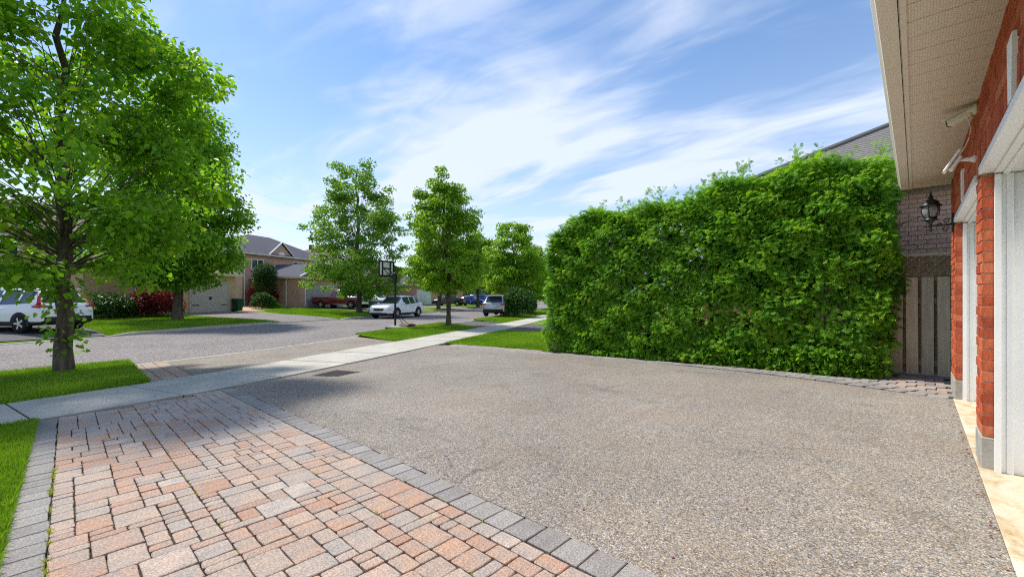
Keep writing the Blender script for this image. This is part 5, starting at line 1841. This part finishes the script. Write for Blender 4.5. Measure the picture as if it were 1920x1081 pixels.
SEDAN = [(0.000, 0.42, 0.72, 0.78, 0.82, 0.70), (0.015, 0.33, 0.88, 0.98, 0.90, 0.74), (0.04, 0.30, 0.93, 1.04, 0.95, 0.78), (0.145, 0.27, 0.95, 1.08, 0.98, 0.74), (0.29, 0.24, 0.95, 1.38, 1.0, 0.60), (0.34, 0.24, 0.95, 1.425, 1.0, 0.61),
         (0.47, 0.22, 0.93, 1.45, 1.0, 0.62), (0.485, 0.22, 0.93, 1.45, 1.0, 0.62), (0.58, 0.22, 0.91, 1.42, 1.0, 0.61), (0.61, 0.22, 0.90, 1.39, 1.0, 0.60), (0.745, 0.23, 0.88, 0.99, 0.985, 0.74), (0.78, 0.23, 0.85, 0.96, 0.98, 0.78),
         (0.92, 0.24, 0.74, 0.85, 0.94, 0.76), (0.97, 0.26, 0.64, 0.76, 0.87, 0.70), (0.99, 0.30, 0.55, 0.64, 0.80, 0.66), (1.0, 0.36, 0.50, 0.56, 0.74, 0.62)]
PICK = [(0.000, 0.62, 1.08, 1.12, 0.96, 0.94), (0.01, 0.50, 1.12, 1.16, 0.97, 0.95), (0.20, 0.45, 1.12, 1.16, 1.0, 0.96), (0.375, 0.42, 1.12, 1.16, 1.0, 0.96), (0.385, 0.42, 1.14, 1.20, 1.0, 0.90), (0.405, 0.42, 1.18, 1.82, 1.0, 0.66), (0.43, 0.42, 1.18, 1.87, 1.0, 0.68),
        (0.535, 0.42, 1.17, 1.90, 1.0, 0.69), (0.555, 0.42, 1.17, 1.90, 1.0, 0.69), (0.64, 0.42, 1.16, 1.88, 1.0, 0.68), (0.665, 0.42, 1.16, 1.84, 1.0, 0.67), (0.755, 0.42, 1.15, 1.24, 0.99, 0.76), (0.79, 0.42, 1.12, 1.24, 0.98, 0.84), (0.93, 0.44, 1.08, 1.20, 0.96, 0.84), (0.975, 0.46, 1.02, 1.14, 0.93, 0.82), (1.0, 0.5, 0.95, 1.04, 0.88, 0.80)]
CROSS = [(0.000, 0.46, 0.82, 0.86, 0.84, 0.70), (0.012, 0.37, 1.00, 1.04, 0.92, 0.72), (0.03, 0.34, 1.08, 1.12, 0.95, 0.72), (0.145, 0.28, 1.13, 1.49, 0.985, 0.60), (0.185, 0.27, 1.12, 1.55, 0.99, 0.61), (0.262, 0.25, 1.08, 1.61, 1.0, 0.635), (0.274, 0.25, 1.075, 1.616, 1.0, 0.64),
         (0.42, 0.24, 1.03, 1.65, 1.0, 0.655), (0.435, 0.24, 1.028, 1.65, 1.0, 0.655), (0.56, 0.24, 1.0, 1.61, 1.0, 0.64), (0.60, 0.24, 0.995, 1.56, 0.995, 0.63), (0.735, 0.25, 1.00, 1.09, 0.985, 0.76), (0.77, 0.25, 0.98, 1.08, 0.98, 0.82), (0.91, 0.25, 0.92, 1.00, 0.95, 0.80), (0.96, 0.28, 0.82, 0.92, 0.89, 0.75), (0.988, 0.30, 0.66, 0.80, 0.80, 0.68), (1.0, 0.36, 0.55, 0.66, 0.74, 0.64)]
GL = {'cross': dict(tab=CROSS, rear=(2, 3), front=(10, 11), side=[(3, 5), (6, 7), (8, 10)], clad=0.40, wr=0.375, wx=(0.20, 0.81)),
      'suv': dict(tab=SUV, rear=(2, 3), front=(10, 11), side=[(3, 5), (6, 7), (8, 10)], clad=0.42, wr=0.36, wx=(0.205, 0.80)),
      'sedan': dict(tab=SEDAN, rear=(3, 4), front=(9, 10), side=[(4, 6), (7, 9)], clad=0.30, wr=0.325, wx=(0.20, 0.80)),
      'pickup': dict(tab=PICK, rear=(4, 5), front=(10, 11), side=[(6, 7), (8, 10)], clad=0.52, wr=0.41, wx=(0.20, 0.815))}


def car(name, label, cat, pos, heading, kind, L, W, paint, scale_h=1.0, clad=True, group=None, style=None, z=None):
    spec = GL[kind]
    T = spec['tab']
    rz = math.atan2(heading[1], heading[0])
    root = thing(name, label, cat, (pos[0], pos[1], g1(*pos) if z is None else z), rz, group)
    S = []
    hw = W / 2
    for s, zb, zt, zf, w, wr in T:
        x = (s - 0.5) * L
        zb, zt, zf = zb * scale_h, zt * scale_h, zf * scale_h
        zc = max(spec['clad'] * scale_h, zb + 0.03)
        zc = min(zc, zt - 0.15)
        dz = zf - zt
        S.append([(0.0, zb - 0.02), (w * hw * 0.90, zb), (w * hw * 0.985, zb + 0.05), (w * hw, zc), (w * hw * 1.0, zc + (zt - zc) * 0.45), (w * hw * 0.99, zc + (zt - zc) * 0.8), (w * hw * 0.955, zt), (wr * hw * 1.06, zt + dz * 0.88), (wr * hw * 0.97, zt + dz * 0.975), (wr * hw * 0.6, zt + dz * 1.01), (0.0, zt + dz * 1.02)])
    n = len(S[0])
    parts = {}
    def face(key, pts):
        parts.setdefault(key, []).append(pts)
    glass_side = {}
    for k, (a, b) in enumerate(spec['side']):
        for i in range(a, b): glass_side[i] = k
    for i in range(len(S) - 1):
        xa, xb = (T[i][0] - 0.5) * L, (T[i + 1][0] - 0.5) * L
        for j in range(n - 1):
            for sg in (1, -1):
                p = [(xa, sg * S[i][j][0], S[i][j][1]), (xb, sg * S[i + 1][j][0], S[i + 1][j][1]), (xb, sg * S[i + 1][j + 1][0], S[i + 1][j + 1][1]), (xa, sg * S[i][j + 1][0], S[i][j + 1][1])]
                if sg < 0: p = p[::-1]
                key = 'body'
                if j <= 2: key = 'cladding' if clad else ('underbody' if j < 1 else 'body')
                if j == 6 and i in glass_side: key = ('side_window', glass_side[i], sg)
                if j >= 8 and spec['rear'][0] <= i < spec['rear'][1]: key = 'rear_window'
                if j >= 7 and spec['front'][0] <= i < spec['front'][1]: key = 'windshield'
                if kind == 'pickup' and j >= 8 and i in (1, 2): key = 'bed_shade_top'  # flat bed top coloured dark to stand for the shaded recess
                face(key, p[::-1])
    for i, d in ((0, -1), (len(S) - 1, 1)):
        x = (T[i][0] - 0.5) * L
        for j in range(n - 1):
            p = [(x, S[i][j][0], S[i][j][1]), (x, S[i][j + 1][0], S[i][j + 1][1]), (x, -S[i][j + 1][0], S[i][j + 1][1]), (x, -S[i][j][0], S[i][j][1])]
            face('cladding' if (j <= 2 and clad) else 'body', p if d > 0 else p[::-1])
    mats = {'body': paint, 'cladding': 'black_plastic', 'underbody': 'black_plastic', 'rear_window': 'car_glass', 'windshield': 'car_glass', 'bed_shade_top': 'black_plastic'}
    for key, polys in parts.items():
        m = MB()
        idx = {}
        for poly in polys:
            f = []
            for p in poly:
                q = (round(p[0], 4), round(p[1], 4), round(p[2], 4))
                if q not in idx:
                    idx[q] = len(m.v); m.v.append(q)
                if idx[q] not in f: f.append(idx[q])
            if len(f) >= 3: m.f.append(tuple(f))
        if isinstance(key, tuple):
            nm, mt = 'side_window', 'car_glass'
        else:
            nm, mt = key, mats[key]
        m.build(nm, M[mt], root, nm == 'body' or nm == 'windshield')
    # wheels
    r = spec['wr'] * (1 if kind != 'pickup' else 1)
    tw = 0.23
    for s in spec['wx']:
        for sg in (1, -1):
            x = (s - 0.5) * L
            w = link('wheel', None, root, (x, sg * (hw - tw / 2 + 0.012), r), (R(90), 0, 0))
            prof = [(r * 0.62, -tw / 2), (r * 0.93, -tw / 2), (r, -tw / 2 + 0.03), (r, tw / 2 - 0.03), (r * 0.93, tw / 2), (r * 0.62, tw / 2)]
            MB().lathe(prof, 28).build('tyre', M['rubber'], w, True)
            zo = -sg * (tw / 2 - 0.01)
            rim = MB().lathe([(r * 0.66, zo - 0.004 * -sg), (r * 0.66, zo), (r * 0.58, zo), (r * 0.58, zo - 0.004 * -sg)], 24)
            for q in range(5):
                a = 2 * math.pi * q / 5
                rim.box((0.02, -0.035, zo - 0.012), (r * 0.62, 0.035, zo + 0.012), Matrix.Rotation(a, 4, 'Z'))
            rim.lathe([(0.07, zo - 0.016), (0.07, zo + 0.016)], 12)
            rim.build('rim', M['alloy'], w)
            MB().lathe([(r * 0.6, zo + 0.02 * sg), (r * 0.6, zo + 0.03 * sg)], 20).build('brake_disc', M['black'], w)
            # arch lip
            ar = MB()
            pts_o, pts_i = [], []
            rr = r + 0.085
            for q in range(17):
                a = math.pi * (q / 16) * 1.16 - 0.08 * math.pi
                pts_o.append((x + rr * math.cos(a), r + rr * math.sin(a) * 0.98)); pts_i.append((x + (r + 0.0) * 0.55 * math.cos(a), r + (r + 0.0) * 0.55 * math.sin(a)))
            poly = pts_o + pts_i[::-1]
            V = [(px_, sg * (hw + 0.001), pz) for px_, pz in poly] + [(px_, sg * (hw - 0.09), pz) for px_, pz in poly]
            nn = len(pts_o)
            F = [(q, q + 1, 2 * nn - 2 - q, 2 * nn - 1 - q) for q in range(nn - 1)] + [(q, q + 1, 2 * nn + q + 1, 2 * nn + q) for q in range(nn - 1)]
            ar.add(V, F).build('wheel_arch', M['black_plastic'], root)
    # lights, mirrors, grille, plates
    xf, xr = L / 2, -L / 2
    zt = T[-3][2] * scale_h
    hl = 0.70 * scale_h if kind != 'pickup' else 0.93
    for sg in (1, -1):
        Mx = Matrix.Translation((xf - 0.10, sg * hw * 0.80, hl)) @ Matrix.Rotation(sg * R(-28), 4, 'Z')
        MB().box((-0.16, -0.17, -0.045), (0.035, 0.17, 0.06), Mx, 0.02).build('headlight', M['clear_lens'], root)
        ms = 0.66 if kind != 'pickup' else 0.69
        MB().box(((ms - 0.5) * L, sg * (hw + 0.03), 1.0 * scale_h if kind != 'pickup' else 1.22), ((ms - 0.5) * L + 0.13, sg * (hw + 0.21), (1.0 * scale_h if kind != 'pickup' else 1.22) + 0.15), None, 0.03).build('mirror', M[paint] , root)
        for dx in (0.10, 0.28):
            MB().box(((spec['wx'][0] + dx + 0.06 - 0.5) * L, sg * (hw - 0.004), 0.88 * scale_h), ((spec['wx'][0] + dx + 0.06 - 0.5) * L + 0.2, sg * (hw + 0.022), 0.905 * scale_h), None, 0.006).build('door_handle', M[paint], root)
    if kind == 'pickup':
        for sg in (1, -1):
            MB().box((xr - 0.012, sg * hw * 0.80, 0.80), (xr + 0.06, sg * hw * 0.955, 1.08), None, 0.01).build('taillight', M['red_lens'], root)
        MB().box((xf - 0.05, -0.62, 0.70), (xf + 0.03, 0.62, 1.0), None, 0.02).build('grille', M['chrome'], root)
        for q in range(3):
            MB().box((xf + 0.02, -0.57, 0.74 + q * 0.085), (xf + 0.04, 0.57, 0.79 + q * 0.085)).build('grille_bar', M['black'], root)
        MB().box((xf - 0.15, -0.95, 0.46), (xf + 0.10, 0.95, 0.68), None, 0.04).build('front_bumper', M['chrome'], root)
        MB().box((xr - 0.12, -0.9, 0.5), (xr + 0.05, 0.9, 0.68), None, 0.03).build('rear_bumper', M['chrome'], root)
        MB().box((-0.16 * L, hw * 0.9, 0.40), (0.24 * L, hw + 0.10, 0.45), None, 0.01).build('running_board', M['chrome'], root)
        MB().box((-0.16 * L, -hw - 0.10, 0.40), (0.24 * L, -hw * 0.9, 0.45), None, 0.01).build('running_board', M['chrome'], root)
    elif kind in ('suv', 'cross'):
        for sg in (1, -1):
            if style == 'tall_lights':
                # boomerang lamp: up the rear pillar and in across the hatch
                p0 = Vector((xr + 0.30, sg * hw * 0.80, 1.36 * scale_h)); p1 = Vector((xr + 0.12, sg * hw * 0.93, 1.06 * scale_h)); p2 = Vector((xr + 0.02, sg * hw * 0.62, 0.97 * scale_h)); p3 = Vector((xr + 0.35, sg * hw * 0.985, 0.98 * scale_h))
                MB().tube([p0, p1], [0.045, 0.07], 6).build('taillight', M['red_lens'], root)
                MB().tube([p3, p1 - Vector((0.02, 0, 0.07)), p2], [0.03, 0.075, 0.03], 6).build('taillight', M['red_lens'], root)
            else:
                MB().box((xr + 0.0, sg * hw * 0.58, 0.90 * scale_h), (xr + 0.28, sg * hw * 0.965, 1.02 * scale_h), None, 0.03).build('taillight', M['red_lens'], root)
        MB().box((xr - 0.012, -0.26, 0.78 * scale_h), (xr + 0.03, 0.26, 0.90 * scale_h)).build('licence_plate', M['plate'], root)
        MB().box((xr - 0.02, -hw * 0.84, 0.40 * scale_h), (xr + 0.10, hw * 0.84, 0.60 * scale_h), None, 0.03).build('rear_bumper', M['black_plastic'], root)
        MB().box((xf - 0.07, -0.42, 0.56 * scale_h), (xf + 0.012, 0.42, 0.77 * scale_h), None, 0.03).build('grille', M['black'], root)
        MB().box((xf - 0.05, -0.70, 0.33 * scale_h), (xf + 0.02, 0.70, 0.44 * scale_h), None, 0.02).build('air_intake', M['black'], root)
        MB().box((xf + 0.0, -0.24, 0.44 * scale_h), (xf + 0.03, 0.24, 0.54 * scale_h)).build('front_plate', M['plate'], root)
        MB().box((xr + 0.12, -hw * 0.6, 1.615 * scale_h), (xr + 0.50, hw * 0.6, 1.645 * scale_h), None, 0.01).build('spoiler', M[paint], root)
        for sg in (1, -1):
            MB().tube([(-0.27 * L, sg * hw * 0.62, 1.665 * scale_h), (0.0, sg * hw * 0.64, 1.71 * scale_h), (0.10 * L, sg * hw * 0.62, 1.67 * scale_h)], 0.015, 6).build('roof_rail', M['black_plastic'], root)
    else:
        for sg in (1, -1):
            MB().box((xr + 0.0, sg * hw * 0.45, 0.78), (xr + 0.25, sg * hw * 0.95, 0.92), None, 0.03).build('taillight', M['red_lens'], root)
        MB().box((xr - 0.012, -0.26, 0.55), (xr + 0.03, 0.26, 0.68)).build('licence_plate', M['plate'], root)
        MB().box((xf - 0.06, -0.40, 0.42), (xf + 0.012, 0.40, 0.58), None, 0.02).build('grille', M['black'], root)
    return root


h = Vector((-0.83, -0.56))
rear = Vector(at(128, 16.9))
c = rear + h * 2.3
car('parked_suv', 'white SUV with red tail lamps, rear view, in the dark driveway behind the large trunk', 'car', (c.x, c.y), h, 'suv', 4.69, 1.9, 'paint_white', 1.03, True, None, 'tall_lights')
c2 = Vector(at(-10, 21.5))
car('parked_car', 'second white vehicle at the left edge beyond the white SUV', 'car', (c2.x, c2.y), h, 'suv', 4.6, 1.86, 'paint_white', 1.0)
car('parked_suv', 'white crossover SUV facing us, parked at the far kerb behind the hoop pole', 'car', (-28.4, 17.25), (0.43, -0.90), 'cross', 4.73, 1.94, 'paint_white', 1.0, True)
tc_ = Vector(at(641, 43))
car('pickup_truck', 'maroon pickup truck with chrome grille before the grey garage door', 'truck', (tc_.x, tc_.y), (0.894, 0.447), 'pickup', 5.8, 2.0, 'paint_maroon', 1.0, False)
c3 = Vector(at(700, 46))
car('parked_suv', 'white SUV parked beside the maroon pickup, partly hidden', 'car', (c3.x, c3.y), (0.894, 0.447), 'suv', 4.7, 1.9, 'paint_white', 1.0)
c4 = Vector(at(940, 34))
d4 = street_dir(float(c4.y))
car('parked_suv', 'silver SUV seen from behind at the near kerb beside the round bush', 'car', (c4.x, c4.y), d4, 'suv', 4.6, 1.88, 'paint_silver', 1.0)
for px, dep, hd, kd, pt, lb in ((842, 60, (0.90, 0.43), 'sedan', 'paint_grey', 'dark grey sedan across the street right of the slender tree trunk'),
                                (884, 63, (0.90, 0.43), 'sedan', 'paint_blue', 'bright blue car parked behind the dark grey sedan'),
                                (904, 67, (0.90, 0.43), 'suv', 'paint_blue', 'farther blue car with pale roof beyond the far tree trunk'),
                                (921, 74, (0.90, 0.43), 'suv', 'paint_silver', 'farthest silver car at the bend of the street')):
    cc = Vector(at(px, dep))
    hd = Vector(hd).normalized()
    if px == 842: hd = Vector((-0.80, -0.60))
    car('parked_car', lb, 'car', (cc.x, cc.y), hd, kd, 4.6, 1.82, pt, 1.0, kd == 'suv')


# ------------------------------------------------------------------ street furniture
def hoop():
    x, y = at(741, 21.0)
    z = g1(x, y)
    sd_ = street_dir(y)
    fx = Vector((-sd_.y, sd_.x))          # towards the road
    root = thing('basketball_hoop', 'black portable basketball hoop on the grass verge', 'basketball hoop', (x, y, z), math.atan2(fx.y, fx.x))
    k = MB
    k().tube([(0, 0, 0.12), (0, 0, 2.75)], 0.05, 14).build('pole', M['black'], root, True)
    k().tube([(0, 0, 0.75), (-0.75, 0.22, 0.18)], 0.017, 8).build('strut', M['black'], root)
    k().tube([(0, 0, 0.75), (-0.75, -0.22, 0.18)], 0.017, 8).build('strut', M['black'], root)
    k().box((-1.0, -0.38, 0.02), (0.28, 0.38, 0.17), None, 0.06).build('base', M['cloth_grey'], root)
    k().box((-1.02, -0.30, 0.17), (-0.45, 0.30, 0.24), None, 0.02).build('ballast', M['black'], root)
    k().box((-0.95, -0.18, 0.24), (-0.5, 0.26, 0.285), None, 0.01).build('ballast_board', M['orange_board'], root)
    for sg in (1, -1):
        w = k().lathe([(0.05, -0.02), (0.06, 0), (0.05, 0.02)], 12, Matrix.Translation((0.25, sg * 0.36, 0.06)) @ Matrix.Rotation(R(90), 4, 'X'))
        w.build('wheel', M['black_plastic'], root)
    # board
    bx, zc, hw, hh = 0.55, 2.98, 0.56, 0.38
    k().box((bx, -hw, zc - hh), (bx + 0.012, hw, zc + hh)).build('backboard', M['acrylic'], root)
    fr = MB()
    t = 0.06
    for a, b in (((-hw - .02, zc - hh - .02), (hw + .02, zc - hh + t)), ((-hw - .02, zc + hh - t), (hw + .02, zc + hh + .02)), ((-hw - .02, zc - hh + t), (-hw + t, zc + hh - t)), ((hw - t, zc - hh + t), (hw + .02, zc + hh - t)),
                 ((-0.33, zc - hh + t), (-0.25, zc + hh - t)), ((0.25, zc - hh + t), (0.33, zc + hh - t)), ((-0.25, zc - 0.02), (0.25, zc + 0.05))):
        fr.box((bx - 0.03, a[0], a[1]), (bx - 0.002, b[0], b[1]))
    fr.build('board_frame', M['black'], root)
    for sg in (1, -1):
        k().tube([(0, sg * 0.03, 2.35), (bx - 0.03, sg * 0.22, zc - 0.0)], 0.02, 8).build('arm', M['black'], root)
        k().tube([(0, sg * 0.03, 2.7), (bx - 0.03, sg * 0.03, zc - 0.28)], 0.022, 8).build('arm', M['black'], root)
    k().box((-0.06, -0.07, 2.3), (0.06, 0.07, 2.78), None, 0.015).build('bracket', M['black'], root)
    ring = [(bx + 0.28 + 0.225 * math.cos(a), 0.225 * math.sin(a), 2.70) for a in np.linspace(0, 2 * math.pi, 25)]
    k().tube(ring, 0.009, 6, False).build('rim', M['orange_board'], root)


hoop()

# green pedestal by the far kerb
x, y = at(698.5, 35)
r = thing('utility_pedestal', 'green utility pedestal on the lawn beside the white crossover', 'utility box', (x, y, g1(x, y)), 0.4)
MB().box((-0.25, -0.25, -0.05), (0.25, 0.25, 0.98), None, 0.05).build('cabinet', M['green_metal'], r)
MB().box((-0.28, -0.28, 0.98), (0.28, 0.28, 1.06), None, 0.03).build('lid', M['green_metal'], r)
for q in range(4):
    MB().box((-0.2 + 0.11 * q, -0.262, 0.1), (-0.15 + 0.11 * q, -0.24, 0.9)).build('rib', M['green_metal'], r)
# green waste bin by the tan pier
x, y = at(446, 33)
r = thing('waste_bin', 'dark green wheeled waste bin beside the tan brick pier', 'waste bin', (x, y, g1(x, y) + 0.02), 0.6)
V = [(-0.2, -0.22, 0.05), (0.2, -0.22, 0.05), (0.2, 0.22, 0.05), (-0.2, 0.22, 0.05), (-0.27, -0.3, 0.92), (0.27, -0.3, 0.92), (0.27, 0.3, 0.92), (-0.27, 0.3, 0.92)]
MB().add(V, [(3, 2, 1, 0), (0, 1, 5, 4), (1, 2, 6, 5), (2, 3, 7, 6), (3, 0, 4, 7), (4, 5, 6, 7)]).build('body', M['green_plastic'], r)
MB().box((-0.3, -0.33, 0.92), (0.3, 0.33, 1.0), None, 0.03).build('lid', M['green_plastic'], r)
MB().tube([(-0.25, -0.25, 0.1), (-0.25, 0.25, 0.1)], 0.09, 12).build('wheel', M['rubber'], r)

# high voltage lines far behind the houses
for i, (za, zb, lb) in enumerate(((54, 42, 'topmost faint power line over the rooftops'), (44.5, 33, 'second faint power line from the top over the rooftops'), (36, 26, 'third faint power line from the top over the rooftops'), (27.5, 20, 'lowest faint power line over the rooftops'))):
    a = Vector((*at(380, 150), za)); b = Vector((*at(640, 190), zb))
    pts = []
    for q in range(17):
        t = q / 16 * 1.6 - 0.45
        p = a.lerp(b, t); p.z += 3.0 * (t - 0.3) ** 2
        pts.append(tuple(p))
    tag(MB().tube(pts, 0.014, 5).build('power_line', M['wire'], None), lb, 'power line', 'power lines')
